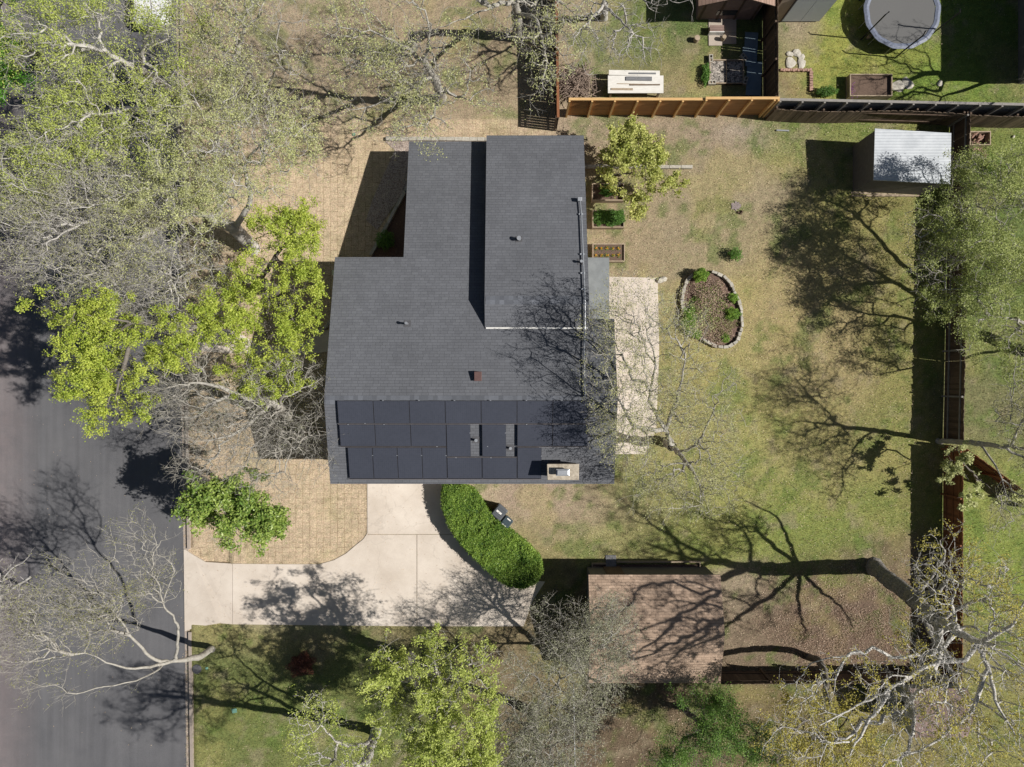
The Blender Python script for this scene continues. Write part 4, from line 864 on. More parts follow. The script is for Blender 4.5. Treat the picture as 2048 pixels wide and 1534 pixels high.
# 9 bare tree over the road, lower left
tree('bare_tree', 'bare white-limbed tree arching out over the road from beside the driveway', 'tree', (424, 1298), .16,
 [[(424, 1298, 0), (414, 1304, .8), (395, 1314, 1.9), (372, 1320, 3.0), (345, 1322, 3.8)], [(345, 1322, 3.8), (300, 1334, 5), (240, 1334, 6), (190, 1312, 6.8), (170, 1306, 7.2)], [(170, 1306, 7.2), (140, 1310, 7.6), (118, 1300, 8), (100, 1285, 8.4)], [(350, 1321, 3.7), (355, 1280, 5), (350, 1240, 6), (325, 1205, 7), (318, 1170, 7.8), (290, 1140, 8.4)], [(340, 1324, 3.9), (300, 1314, 5), (280, 1290, 5.8), (262, 1272, 6.4), (240, 1240, 7.2), (205, 1200, 8), (190, 1165, 8.6)], [(330, 1328, 4.2), (300, 1350, 5.4), (250, 1368, 6.4), (190, 1378, 7), (150, 1388, 7.4), (110, 1370, 7.8)], [(170, 1306, 7.2), (180, 1270, 7.8), (160, 1240, 8.3)], [(118, 1300, 8), (80, 1270, 8.4), (40, 1280, 8.6)], [(262, 1272, 6.4), (235, 1262, 7), (200, 1260, 7.6)]],
 [(285, 1120, 8.2, 1.6), (240, 1140, 8.2, 1.5), (190, 1160, 8.6, 1.8), (165, 1220, 8.2, 1.6), (90, 1260, 8.4, 1.7), (40, 1290, 8.4, 1.3), (100, 1360, 7.6, 1.2), (190, 1280, 7.4, 1.3), (320, 1170, 7.2, 1.0), (150, 1390, 7.4, .7), (130, 1170, 8.4, 1.3), (260, 1070, 8, 1.1), (240, 1210, 7.6, 1.5), (60, 1230, 8.4, 1.2)],
 1900, 3500, .035, M['l_olive'], M['bark'], r0=.0088, seed=9, twig=3, tlen=.65, bf=.35)
tree('bare_tree', 'bare pale limbs reaching in from the left edge above the road', 'tree', (-110, 1230), .2,
 [[(-110, 1230, 0), (-70, 1222, 4), (-30, 1205, 7), (20, 1180, 8.4), (60, 1155, 9)], [(-30, 1205, 7), (0, 1170, 8.2), (20, 1140, 8.8)]], [(20, 1140, 8.6, 1.1), (50, 1170, 8.6, 1.0), (-10, 1200, 8.4, 1.3), (10, 1240, 8, 1.2)], 420, 500, .035, M['l_olive'], M['bark_pale'], seed=10, twig=3, tlen=.6, bf=.35)
# top trees
tree('pecan_tree', 'bare tree by the slatted fence at the top with its trunk pointing up the frame', 'tree', (1034, 76), .25,
 [[(1034, 76, 0), (1033, 40, 2), (1030, 0, 4.2), (1030, -20, 5.4)], [(1030, 0, 4.2), (980, 15, 6), (920, 40, 7.4), (870, 60, 8)], [(1033, 30, 2.6), (1070, 40, 5), (1090, 110, 6.6), (1085, 180, 7.4)], [(1030, -20, 5.4), (1100, -10, 7), (1150, 30, 7.8)], [(980, 15, 6), (940, -10, 7.2), (880, -10, 8)]],
 [(1085, 120, 7.2, 1.4), (1100, 40, 7.4, 1.8), (1085, 190, 7.2, .8), (940, 20, 7.6, 1.9), (1000, 10, 8, 1.8), (880, 20, 8, 1.7), (1150, 20, 7.6, 1.4), (1040, -60, 9, 2.4)], 900, 3500, .042, M['l_pale'], M['bark'], seed=11, twig=2, bf=.35, tlen=.65)
tree('pecan_tree', 'pale budding tree spreading above the strip of tan lawn behind the house', 'tree', (884, 196), .24,
 [[(884, 196, 0), (878, 180, 2), (866, 150, 4.2), (850, 120, 5.6)], [(850, 120, 5.6), (800, 90, 6.8), (740, 60, 7.6)], [(866, 150, 4.2), (810, 180, 5.6), (750, 210, 6.4), (690, 225, 7)], [(878, 180, 2), (870, 220, 4), (850, 250, 5.2)], [(850, 120, 5.6), (860, 70, 7), (850, 20, 8)], [(878, 180, 2), (910, 190, 4.4), (940, 200, 5.6)]],
 [(760, 80, 7.4, 2.7), (790, 170, 6.8, 2.4), (850, 235, 5.8, 1.7), (710, 215, 6.6, 1.4), (860, 120, 7.2, 2.2), (920, 190, 6, 1.8), (700, 120, 7, 1.6), (800, 20, 8, 2.2), (790, 280, 5.4, .8), (970, 230, 5, .9)],
 1500, 6500, .045, M['l_pale'], M['bark'], seed=12, twig=3, bf=.3, tlen=.6, clump=5)
tree('bare_tree', 'bare silver tree above the brush pile at the top edge', 'tree', (1208, 36), .18,
 [[(1208, 36, 0), (1208, 10, 1.8), (1212, -20, 3.6)], [(1208, 10, 1.8), (1240, 40, 4), (1270, 70, 5.2)], [(1208, 10, 1.8), (1180, 40, 4), (1150, 70, 5.4)], [(1212, -20, 3.6), (1260, -10, 5), (1310, 10, 6)]],
 [(1180, 80, 5.2, 1.7), (1260, 80, 5.2, 1.6), (1220, 40, 5.6, 1.6), (1310, 10, 6, 1.2), (1350, 0, 6, 1.0), (1260, 0, 6, 1.5), (1300, 90, 5, .7)], 620, 0, .03, M['l_grey'], M['bark_pale'], seed=13, twig=3, bf=.35, tlen=.55, sub=1)
# leafy tree in the yard beside the roof
tree('fruit_tree', 'small golden-green leafy tree beside the upper roof and limestone border', 'tree', (1240, 350), .07,
 [[(1240, 350, 0), (1244, 346, 1), (1255, 335, 1.8)], [(1244, 346, 1), (1270, 350, 1.9), (1300, 360, 2.4)]],
 [(1270, 300, 2.9, 1.25), (1300, 350, 2.7, 1.1), (1245, 320, 2.8, 1.0), (1240, 275, 2.6, .6), (1280, 400, 2.2, .6), (1345, 372, 2.1, .6), (1235, 360, 2.3, .8), (1320, 320, 2.6, .7), (1275, 425, 1.8, .3)],
 480, 9500, .075, M['l_tree8'], M['bark_dark'], gate=.12, lgate=.2, seed=14, twig=2, tlen=.4, clump=6, lspread=.09, r0=.007)
# patio tree
tree('mesquite_tree', 'wide pale tree with feathery sparse leaves over the concrete patio', 'tree', (1336, 884), .24,
 [[(1336, 884, 0), (1344, 892, 1.6), (1358, 905, 3)], [(1344, 892, 1.6), (1330, 860, 4.2), (1300, 800, 6.2), (1310, 730, 7.4), (1290, 650, 8)], [(1358, 905, 3), (1400, 880, 5), (1430, 810, 6.4)], [(1358, 905, 3), (1390, 950, 5), (1410, 1000, 6)], [(1330, 860, 4.2), (1270, 850, 6), (1240, 800, 7.4), (1210, 740, 8.2)], [(1330, 860, 4.2), (1360, 780, 6), (1370, 720, 7)], [(1270, 850, 6), (1240, 900, 7)]],
 [(1270, 650, 8.0, 2.2), (1235, 730, 8.2, 1.8), (1310, 720, 8, 2.2), (1300, 830, 7.6, 2.4), (1240, 850, 7.4, 1.7), (1390, 800, 7, 2.2), (1400, 900, 6.6, 2.4), (1340, 970, 6.4, 1.9), (1430, 970, 6.4, 1.5), (1290, 920, 7, 1.8), (1220, 630, 8, 1.1), (1360, 660, 7.2, 1.4)],
 2100, 17000, .034, M['l_haze'], M['bark'], gate=.15, lgate=.1, seed=15, twig=3, tlen=.6, bf=.28, r0=.008)
# right edge tree
tree('pecan_tree', 'green feathery tree overhanging the metal roof shed at the right edge', 'tree', (2120, 715), .33,
 [[(2120, 715, 0), (2130, 700, 1.6), (2120, 650, 3)], [(2120, 650, 3), (2060, 560, 4.2), (2000, 500, 4.8), (1940, 460, 5)], [(2130, 700, 1.6), (2060, 650, 3.2), (1980, 630, 4)], [(2120, 650, 3), (2090, 500, 4.6), (2040, 400, 5.2), (1960, 370, 5)], [(2130, 700, 1.6), (2080, 740, 3.2), (2020, 770, 4.2)], [(2060, 560, 4.2), (1960, 570, 4.6), (1880, 580, 4.4)]],
 [(1950, 400, 5, 2.2), (1890, 480, 4.6, 1.9), (1990, 510, 5.2, 2.5), (1890, 590, 4.2, 1.5), (1970, 640, 4.4, 2.0), (2040, 400, 5.4, 2.6), (2050, 580, 5.2, 2.4), (1925, 345, 4.6, 1.0), (1830, 450, 4.4, .9), (2060, 700, 4.8, 1.8), (1860, 540, 4.4, 1.2)],
 2200, 46000, .044, M['l_pecan'], M['bark'], gate=.25, lgate=.4, seed=16, twig=2, tlen=.6, bf=.25)
tree('bare_tree', 'slender bare grey tree leaning out of the corner where the side fences meet', 'tree', (1876, 882), .13,
 [[(1876, 882, 0), (1912, 884, 1.6), (1960, 888, 3.4), (2020, 894, 5.4), (2060, 900, 6.6)], [(1960, 888, 3.4), (1990, 930, 4.4), (2010, 980, 5)], [(2020, 894, 5.4), (2040, 850, 6.2)]],
 [(2110, 880, 7.6, 2.6), (2080, 960, 6.4, 2.0), (2100, 800, 7.4, 2.4), (2010, 990, 5, .8), (2000, 1040, 5, .7), (2150, 930, 8, 2.4)], 1300, 5000, .04, M['l_olive'], M['bark'], seed=17, twig=3, tlen=.6, bf=.3)
tree('young_tree', 'young pale-leaved tree overhanging the top of the red-brown side fence', 'tree', (1955, 965), .07,
 [[(1955, 965, 0), (1950, 950, 1.2), (1930, 930, 2)], [(1950, 950, 1.2), (1990, 985, 2)]], [(1905, 925, 2.6, .7), (1925, 895, 2.6, .6), (1890, 960, 2.4, .3), (1950, 960, 2.6, .6), (1995, 1000, 2.6, .6), (2035, 985, 2.8, .6), (1960, 900, 2.6, .4), (1930, 1000, 2.4, .4)], 160, 2600, .07, M['l_pale'], M['bark_dark'], seed=18, twig=2, tlen=.35, clump=6, r0=.006, lspread=.06)
# big tree lower right
tree('sycamore_tree', 'huge silver-limbed tree with a thick leaning trunk in the lower right', 'tree', (1748, 1132), .40,
 [[(1748, 1132, 0), (1775, 1158, 1.6), (1828, 1200, 3.9), (1877, 1240, 6.2), (1914, 1262, 8), (1955, 1285, 9.4), (1990, 1290, 11)],
  [(1828, 1200, 3.9), (1862, 1150, 4.8), (1890, 1110, 5.6), (1880, 1080, 6.6)], [(1828, 1200, 3.9), (1871, 1285, 5.4), (1900, 1350, 6.6), (1950, 1430, 8), (1960, 1500, 9)], [(1828, 1200, 3.9), (1900, 1312, 5), (1990, 1390, 6), (2040, 1440, 6.8)], [(1828, 1200, 3.9), (1920, 1260, 4.6), (2010, 1310, 5.2), (2100, 1380, 6)], [(1877, 1240, 6.2), (1960, 1200, 7.4), (2030, 1190, 8.6)],
  [(1955, 1285, 9.4), (1930, 1318, 9.4), (1860, 1330, 9.2), (1780, 1378, 9.4), (1728, 1405, 9.6), (1640, 1450, 10)], [(1955, 1285, 9.4), (1975, 1340, 9.8), (1990, 1400, 10.4), (2030, 1470, 11)], [(1975, 1340, 9.8), (1940, 1420, 10), (1880, 1475, 10.2), (1800, 1520, 10.4)], [(1914, 1262, 8), (1880, 1300, 8.4), (1830, 1308, 8.8)], [(1914, 1262, 8), (1906, 1215, 9.6), (1916, 1165, 11)], [(1877, 1240, 6.2), (1880, 1300, 7.5), (1850, 1370, 8.8), (1800, 1430, 9.6)], [(1828, 1200, 3.9), (1850, 1185, 4.6), (1876, 1180, 5.4), (1900, 1150, 6.4)], [(1955, 1285, 9.4), (2020, 1250, 10.6), (2050, 1200, 11.4)], [(1780, 1378, 9.4), (1740, 1440, 9.8), (1700, 1510, 10)]],
 [(1916, 1160, 10.6, 2.0), (1885, 1120, 6.6, 1.5), (1890, 1150, 7, 1.8), (1960, 1200, 8, 2.2), (1950, 1330, 10, 3.0), (1800, 1390, 9.6, 2.6), (1700, 1410, 9.6, 2.4), (1640, 1470, 9.6, 2.2), (1740, 1490, 10, 2.4), (2030, 1240, 10.6, 2.6), (1860, 1330, 9.2, 2.4), (1900, 1450, 10, 2.8), (2020, 1440, 10.6, 3.0), (2000, 1350, 8, 2.4), (1570, 1400, 9, 1.6, None, .6)],
 1900, 10500, .05, M['l_mustard'], M['bark_syc'], lead=.16, seed=19, twig=3, tlen=.8, bf=.38, r0=.010, clump=6, lspread=.07)
# lower centre
tree('elm_tree', 'full yellow-green tree below the driveway at the bottom edge', 'tree', (818, 1316), .32,
 [[(818, 1316, 0), (812, 1330, 2), (820, 1350, 4), (835, 1375, 5.6)], [(820, 1350, 4), (870, 1350, 5.6), (905, 1365, 6.4), (940, 1350, 7.2)], [(835, 1375, 5.6), (860, 1430, 6.8), (900, 1480, 7.6)], [(812, 1330, 2), (790, 1350, 4.4), (780, 1400, 6)], [(905, 1365, 6.4), (900, 1320, 7.2)]],
 [(805, 1345, 7, 1.9), (890, 1350, 7.2, 2.0), (955, 1335, 7, 1.4), (830, 1410, 7.4, 2.0), (920, 1430, 7.6, 2.0), (870, 1490, 7.6, 2.2), (940, 1500, 7.6, 1.8), (770, 1370, 6.6, 1.1), (900, 1560, 8, 2.2), (975, 1400, 7.2, 1.0)],
 1500, 30000, .055, M['l_yg2'], M['bark'], gate=.45, lgate=.45, seed=20, twig=3, tlen=.55, bf=.22, clump=5, lspread=.09)
tree('elm_tree', 'small patchy green tree left of the full yellow-green one at the bottom', 'tree', (752, 1462), .26,
 [[(752, 1462, 0), (746, 1482, 1.4), (730, 1530, 4), (705, 1600, 7), (680, 1690, 10), (650, 1760, 12)], [(746, 1482, 1.4), (710, 1490, 4), (670, 1480, 5.4), (640, 1450, 6.2)], [(730, 1530, 4), (690, 1530, 6), (640, 1550, 7)], [(705, 1600, 7), (640, 1640, 9), (560, 1680, 10.5)], [(680, 1690, 10), (620, 1740, 11.5)]],
 [(635, 1440, 6.4, 1.3), (660, 1500, 6.4, 1.6), (615, 1480, 6.2, 1.0), (700, 1540, 6.6, 1.5), (640, 1560, 7, 1.4), (620, 1780, 12, 2.4, None, .6), (700, 1720, 10.5, 2.0, None, .6), (560, 1700, 10.5, 2.2, None, .6), (600, 1640, 9.4, 1.6, None, .5)], 1100, 6500, .05, M['l_yg2'], M['bark_pale'], seed=21, twig=2, tlen=.5, lead=.35, clump=5)
tree('oak_tree', 'dense grey twiggy tree right of the full yellow-green one at the bottom', 'tree', (1062, 1420), .24,
 [[(1062, 1420, 0), (1064, 1435, 2), (1070, 1460, 4), (1074, 1500, 6)], [(1064, 1435, 2), (1090, 1400, 4), (1110, 1370, 5.4)], [(1070, 1460, 4), (1030, 1440, 5.4)], [(1074, 1500, 6), (1110, 1490, 7)]],
 [(1060, 1420, 6, 2.2), (1080, 1500, 6.6, 2.6), (1110, 1360, 5.8, 1.8), (1010, 1500, 6.2, 1.7), (1140, 1440, 6, 1.6), (1050, 1350, 5.6, 1.3), (1060, 1560, 7, 2.2)], 2100, 13000, .036, M['l_grey'], M['bark'], gate=.25, seed=22, twig=4, tlen=.6, bf=.25)
tree('oak_tree', 'grey-green twiggy tree leaning over the left side of the brown shed roof', 'tree', (1150, 1330), .2,
 [[(1150, 1330, 0), (1158, 1325, 2), (1172, 1310, 3.6)], [(1172, 1310, 3.6), (1200, 1290, 4.8), (1225, 1270, 5.4)], [(1158, 1325, 2), (1150, 1280, 4), (1140, 1240, 4.8)], [(1158, 1325, 2), (1175, 1370, 4), (1190, 1410, 4.6)]],
 [(1200, 1300, 4.8, 1.9), (1150, 1260, 4.6, 1.5), (1220, 1240, 5, 1.3), (1110, 1290, 4.4, 1.2), (1180, 1380, 4.8, 1.5), (1240, 1330, 4.8, 1.1), (1195, 1210, 4.6, .8), (1090, 1230, 4, .8)], 1600, 9000, .036, M['l_grey'], M['bark'], gate=.25, seed=23, twig=4, tlen=.5, bf=.28, r0=.008)
tree('juniper_tree', 'mid-green bushy tree at the bottom below the brown shed', 'tree', (1372, 1420), .14,
 [[(1372, 1420, 0), (1385, 1432, 1.8), (1410, 1450, 3.4)]], [(1410, 1430, 4, 1.6), (1460, 1480, 4.2, 1.7), (1370, 1490, 3.8, 1.4), (1420, 1390, 3.8, .8), (1420, 1530, 4, 1.9), (1520, 1500, 4, 1.2), (1440, 1400, 3.8, .7), (1330, 1530, 3.6, 1.2)], 900, 20000, .042, M['l_jun'], M['bark_dark'], seed=24, twig=3, tlen=.45)
tree('persimmon_tree', 'mustard-leaved tree with a thick dark curved trunk behind the dark brown fence', 'tree', (1618, 1314), .17,
 [[(1618, 1314, 0), (1640, 1322, 1.2), (1650, 1350, 2.6), (1652, 1400, 4.2), (1656, 1470, 6)], [(1650, 1350, 2.6), (1690, 1400, 4.4), (1730, 1440, 5.4)], [(1652, 1400, 4.2), (1600, 1450, 5.4), (1570, 1490, 6)]], [(1600, 1430, 5, 1.5), (1670, 1450, 5.4, 1.4), (1590, 1500, 5.6, 1.7), (1690, 1520, 6, 1.5), (1640, 1400, 4.6, .9), (1740, 1450, 5.4, 1.1)], 800, 6000, .055, M['l_mustard'], M['bark_dark'], seed=25, twig=3, tlen=.5, clump=6)
# a tree just outside the upper right whose limb shadows cross the grass
tree('bare_tree', 'bare tree outside the upper right whose twigs touch the edge', 'tree', (2090, 150), .25,
 [[(2090, 150, 0), (2100, 140, 1.6), (2130, 110, 3.4)], [(2100, 140, 1.6), (2080, 160, 3)]], [(2150, 130, 5, 2.2), (2110, 190, 4.4, 1.6), (2180, 60, 6, 2.4), (2070, 150, 4, .8)], 420, 900, .04, M['l_olive'], M['bark'], seed=26, twig=2, bf=.35)

# ------------------------------------------------------------------ shrubs, hedge, beds
def bush(name, label, cat, px, py, rx, ry, hh, nl, ls, lm, seed=1, stems=True, group=None, z0=0, parent=None, core=True):
    r = np.random.default_rng(seed + 900); x, y = G(px, py, hh * .6)
    ls *= .66; nl = int(nl * 2.0); n = nl; d = r.normal(size=(n, 3)); d /= np.linalg.norm(d, axis=1, keepdims=True); lump = 1 + .28 * np.sin(d[:, 0] * 5 + seed) * np.cos(d[:, 1] * 6 + seed * 2)
    c = d * (r.random(n) ** .35 * lump)[:, None] * np.array([rx, ry, hh * .5]) + np.array([x, y, z0 + hh * .52]); c = c[c[:, 2] > z0 + .03]
    V2, Q2 = leaf_quads(c, ls, .5, .5, r)
    k = max(8, nl // 60); tips = c[r.integers(0, len(c), k)]; A = np.repeat(np.array([[x, y, z0]]), k, 0) + r.normal(size=(k, 3)) * np.array([.06, .06, 0]); V1, Q1 = tubes(A, tips, np.full(k, .008), np.full(k, .004), 3)
    V = np.concatenate([V1, V2]); Q = np.concatenate([Q1, Q2 + len(V1)]); mi = np.concatenate([np.zeros(len(Q1), int), np.ones(len(Q2), int)])
    if parent is not None: return link_np(name, V, Q, [M['bark_dark'], lm], parent, mi=mi)
    o = link_np(name, V, Q, [M['bark_dark'], lm], None, mi=mi, base=(x, y, z0)); return tag(o, label, cat, group)
# hedge
hp = poly_px([(884, 985), (888, 972), (925, 974), (945, 982), (962, 1005), (985, 1036), (1020, 1066), (1055, 1094), (1080, 1120), (1084, 1145), (1070, 1168), (1045, 1178), (1015, 1172), (985, 1150), (955, 1122), (925, 1092), (900, 1055), (886, 1020)], 1.15)
hg = thing('hedge', 'clipped bright green hedge curving along the driveway', 'hedge', (*G(980, 1075), 0))
hc = MB(); cxh = sum(p[0] for p in hp) / len(hp); cyh = sum(p[1] for p in hp) / len(hp)
def inset(poly, dist):
    out = []; n = len(poly)
    for i in range(n):
        a, b, c = Vector(poly[i - 1]), Vector(poly[i]), Vector(poly[(i + 1) % n]); t = ((b - a).normalized() + (c - b).normalized()).normalized(); nn_ = Vector((-t.y, t.x)); out.append(b + nn_ * dist)
    return [tuple(q) for q in out]
area = sum(hp[i][0] * hp[(i + 1) % len(hp)][1] - hp[(i + 1) % len(hp)][0] * hp[i][1] for i in range(len(hp)))
sgn = 1 if area > 0 else -1
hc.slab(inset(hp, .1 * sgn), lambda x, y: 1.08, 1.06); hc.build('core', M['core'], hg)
r_ = np.random.default_rng(5)
def pip(x, y, poly):
    ins = np.zeros(len(x), bool); n = len(poly)
    for i in range(n):
        x1, y1 = poly[i]; x2, y2 = poly[(i + 1) % n]
        c = ((y1 > y) != (y2 > y)) & (x < (x2 - x1) * (y - y1) / (y2 - y1 + 1e-12) + x1); ins ^= c
    return ins
bx0 = min(p[0] for p in hp); bx1 = max(p[0] for p in hp); by0 = min(p[1] for p in hp); by1 = max(p[1] for p in hp)
xs = r_.uniform(bx0 - .1, bx1 + .1, 120000); ys = r_.uniform(by0 - .1, by1 + .1, 120000); k = pip(xs, ys, hp); xs, ys = xs[k], ys[k]
top = np.stack([xs, ys, 1.10 + (fnoise(xs, ys, .45, 5) - .5) * .34 + r_.random(len(xs)) * .09 + (r_.random(len(xs)) < .015) * .12], 1)
sd_ = []
for i in range(len(hp)):
    a = np.array(hp[i]); b = np.array(hp[(i + 1) % len(hp)]); L = np.linalg.norm(b - a); m_ = int(L * 1100); t_ = r_.random(m_); q = a + (b - a) * t_[:, None] + r_.normal(size=(m_, 2)) * .05
    sd_.append(np.stack([q[:, 0], q[:, 1], r_.random(m_) * 1.15 + .02], 1))
V, Q = leaf_quads(np.concatenate([top] + sd_), .036, .35, .6, r_); link_np('foliage', V, Q, [M['l_hedge']], hg)
# shrubs round and in the oval bed
ring = [(1422, 543), (1444, 553), (1458, 566), (1466, 583), (1474, 600), (1481, 622), (1482, 655), (1473, 682), (1455, 694), (1433, 694), (1412, 684), (1394, 671), (1376, 655), (1367, 632), (1362, 600), (1366, 578), (1374, 560), (1385, 550)]
ob = thing('oval_bed', 'oval flower bed ringed with rough limestone blocks', 'flower bed', (*G(1422, 620), 0))
op = [G(a, b) for a, b in ring]; MB().slab(op, lambda x, y: .06, .1).build('soil', M['mulch'], ob)
st = MB(); tot = 0
for i in range(len(op)):
    a = Vector(op[i]); b = Vector(op[(i + 1) % len(op)]); L = (b - a).length
    if ring[i] == (1385, 550): continue
    n = max(1, round(L / .27)); ang = math.atan2(b.y - a.y, b.x - a.x)
    for k in range(n):
        c = a + (b - a) * ((k + .5) / n); w_ = L / n * .46; dp = random.uniform(.06, .10)
        st.box(c.x - w_, c.x + w_, c.y - dp, c.y + dp, -.02, random.uniform(.2, .28), rot=ang + random.uniform(-.1, .1), jit=.02)
st.build('stone_edging', M['limestone'], ob, bevel=.02)
bush('dry_stems', None, None, 1422, 600, 1.05, 1.25, .45, 3200, .05, M['l_brown'], 3, parent=ob); bush('weeds', None, None, 1418, 610, 1.1, 1.3, .42, 1500, .045, M['l_shrub'], 8, parent=ob); bush('weeds', None, None, 1440, 650, .9, .8, .42, 900, .045, M['l_olive'], 9, parent=ob); bush('dry_stems', None, None, 1428, 660, 1.0, .85, .4, 2200, .045, M['l_brown'], 4, parent=ob)
for i, (a, b, rx, ry, hh, nl, lab) in enumerate([(1402, 550, .42, .38, .8, 2400, 'round bright green shrub at the top of the oval bed'), (1378, 640, .4, .75, .5, 2200, 'long green plant clump on the left inside of the oval bed'), (1466, 628, .4, .35, .6, 1500, 'green plant clump on the right inside of the oval bed'), (1466, 596, .28, .25, .5, 900, 'small green plant touching the right stones of the oval bed'), (1450, 676, .25, .25, .35, 600, 'low green tuft at the bottom right of the oval bed'), (1392, 668, .35, .25, .4, 900, 'green tuft at the bottom left of the oval bed')]):
    bush('shrub', lab, 'shrub', a, b, rx, ry, hh, nl, .04, M['l_shrub'], 20 + i, group='green plants in the oval bed', z0=.05)
bush('shrub', 'small lone shrub on the dry lawn above the oval bed', 'shrub', 1472, 508, .36, .36, .7, 700, .045, M['l_bed'], 31)
bush('shrub', 'dark red shrub in the tree shade on the lower left lawn', 'shrub', 602, 1330, .7, .6, .8, 2200, .05, M['l_red'], 32)
bush('shrub', 'low green shrub against the grey fence left of the neighbour sandbox', 'shrub', 1655, 182, .6, .3, .6, 1300, .04, M['l_bed'], 33)
bush('shrub', 'green weeds along the left side of the cinder block planter', 'shrub', 1412, 148, .22, .6, .4, 900, .05, M['l_bed'], 34)
bush('shrub', 'leafy green shrub left of the firewood box at the right edge', 'shrub', 1990, 330, .6, .5, .7, 1400, .05, M['l_shrub'], 35)
bush('shrub', 'dark green shrub in the shade under the wing eave', 'shrub', 770, 480, .5, .5, .6, 900, .05, M['l_bed'], 36)

def raised_bed(label, a0, b0, a1, b1, h, hb, soilm=None, wood='wood_frame', rot=0, name='raised_bed'):
    x0, y1 = G(a0, b0, h); x1, y0 = G(a1, b1, h)
    t = thing(name, label, 'planter', ((x0 + x1) / 2, (y0 + y1) / 2, 0)); w_ = .05
    for q in ((x0, x1, y0, y0 + w_), (x0, x1, y1 - w_, y1), (x0, x0 + w_, y0 + w_ + .002, y1 - w_ - .002), (x1 - w_, x1, y0 + w_ + .002, y1 - w_ - .002)): MB().box(*q, 0, h).build('side_board', M[wood], t)
    MB().box(x0 + w_ + .002, x1 - w_ - .002, y0 + w_ + .002, y1 - w_ - .002, 0, hb).build('soil', soilm or M['soil'], t)
    return t, (x0, x1, y0, y1)
t, _ = raised_bed('raised timber bed half hidden under the golden-green tree', 1184, 366, 1248, 401, .55, .3); bush('plants', None, None, 1216, 384, .5, .3, .4, 1400, .05, M['l_bed'], 41, parent=t, z0=.3)
t, _ = raised_bed('raised timber bed packed with green leaves', 1185, 420, 1249, 455, .5, .38); bush('plants', None, None, 1218, 438, .8, .42, .28, 4200, .04, M['l_bed'], 42, parent=t, z0=.36); bush('plants', None, None, 1234, 438, .4, .42, .28, 1600, .04, M['l_bed'], 46, parent=t, z0=.36); bush('plants', None, None, 1200, 438, .4, .42, .28, 1600, .04, M['l_bed'], 47, parent=t, z0=.36)
t, q = raised_bed('raised timber bed with two rows of orange flowers', 1185, 487, 1250, 523, .45, .36)
for j in range(2):
    for i in range(5):
        a, b = 1192 + i * 11.3, 497 + j * 13.5
        o = thing('flower', 'orange flower in the raised bed', 'flower', (*G(a, b, .4), .36), 'orange flowers in the raised bed')
        r2 = np.random.default_rng(i * 7 + j); c = np.array([*G(a, b, .4), .46]) + r2.normal(size=(18, 3)) * np.array([.035, .035, .03]); V, Q = leaf_quads(c, .022, .9, .6, r2); link_np('petals', V, Q, [M['orange']], o)
        c = np.array([*G(a, b, .4), .41]) + r2.normal(size=(40, 3)) * np.array([.06, .06, .025]); V, Q = leaf_quads(c, .03, .5, .4, r2); link_np('leaves', V, Q, [M['l_bed']], o)

# limestone borders
def stone_row(name, label, a, b, w_, h, ln=.42, mt='limestone'):
    p0 = Vector(G(*a)); p1 = Vector(G(*b)); L = (p1 - p0).length; n = max(1, round(L / ln)); ang = math.atan2(p1.y - p0.y, p1.x - p0.x); s_ = MB()
    for k in range(n):
        c = p0 + (p1 - p0) * ((k + .5) / n); hl = L / n * .485; s_.box(c.x - hl, c.x + hl, c.y - w_ / 2, c.y + w_ / 2, -.02, h + random.uniform(-.015, .02), rot=ang + random.uniform(-.02, .02), jit=.012)
    return tag(s_.build(name, M[mt], bevel=.015), label, 'stone border')
stone_row('stone_border', 'row of pale limestone blocks along the top of the gravel bed', (772, 279), (985, 280), .2, .18)
stone_row('stone_border', 'line of white limestone blocks reaching out from the house under the golden-green tree', (1150, 334.5), (1384, 335.5), .17, .22, .6)
stone_row('stone_border', 'dim stone edging running diagonally in the shade beside the wing', (828, 352), (742, 512), .17, .2, .9)
cs = MB(); pth = [(662, 640), (655, 652), (644, 660), (632, 663)]
for i in range(3):
    a = Vector(G(*pth[i])); b = Vector(G(*pth[i + 1])); c = (a + b) / 2; cs.box(c.x - .24, c.x + .24, c.y - .08, c.y + .08, 0, .2, rot=math.atan2(b.y - a.y, b.x - a.x), jit=.01)
tag(cs.build('stone_border', M['limestone'], bevel=.015), 'short curved stone edging beside the front path at the house', 'stone border')

def rock(name, label, cat, px, py, r, h, seed, m='limestone', group=None, sy=1.0):
    bm = bmesh.new(); bmesh.ops.create_icosphere(bm, subdivisions=2, radius=1); rr = random.Random(seed); x, y = G(px, py)
    ph = [rr.uniform(0, 6) for _ in range(4)]
    for v in bm.verts:
        f = 1 + .16 * math.sin(v.co.x * 3 + ph[0]) + .14 * math.cos(v.co.y * 4 + ph[1]) + .1 * math.sin(v.co.z * 5 + ph[2] + v.co.x * 2)
        v.co = Vector((v.co.x * f * r, v.co.y * f * r * sy, max(-.2, min(v.co.z, .8)) * f * h))
    me = bpy.data.meshes.new(name); bm.to_mesh(me); bm.free(); me.materials.append(M[m]); o = bpy.data.objects.new(name, me); COL.objects.link(o); o.location = (x, y, .03); o.rotation_euler.z = rr.uniform(0, 3)
    return tag(o, label, cat, group)
rock('boulder', 'white boulder at the corner of the patio', 'boulder', 1322, 560, .2, .22, 3, sy=1.3)
fp = thing('fire_ring', 'scattered ash patch with dark stones in the middle of the lawn', 'fire ring', (*G(1472, 412), 0))
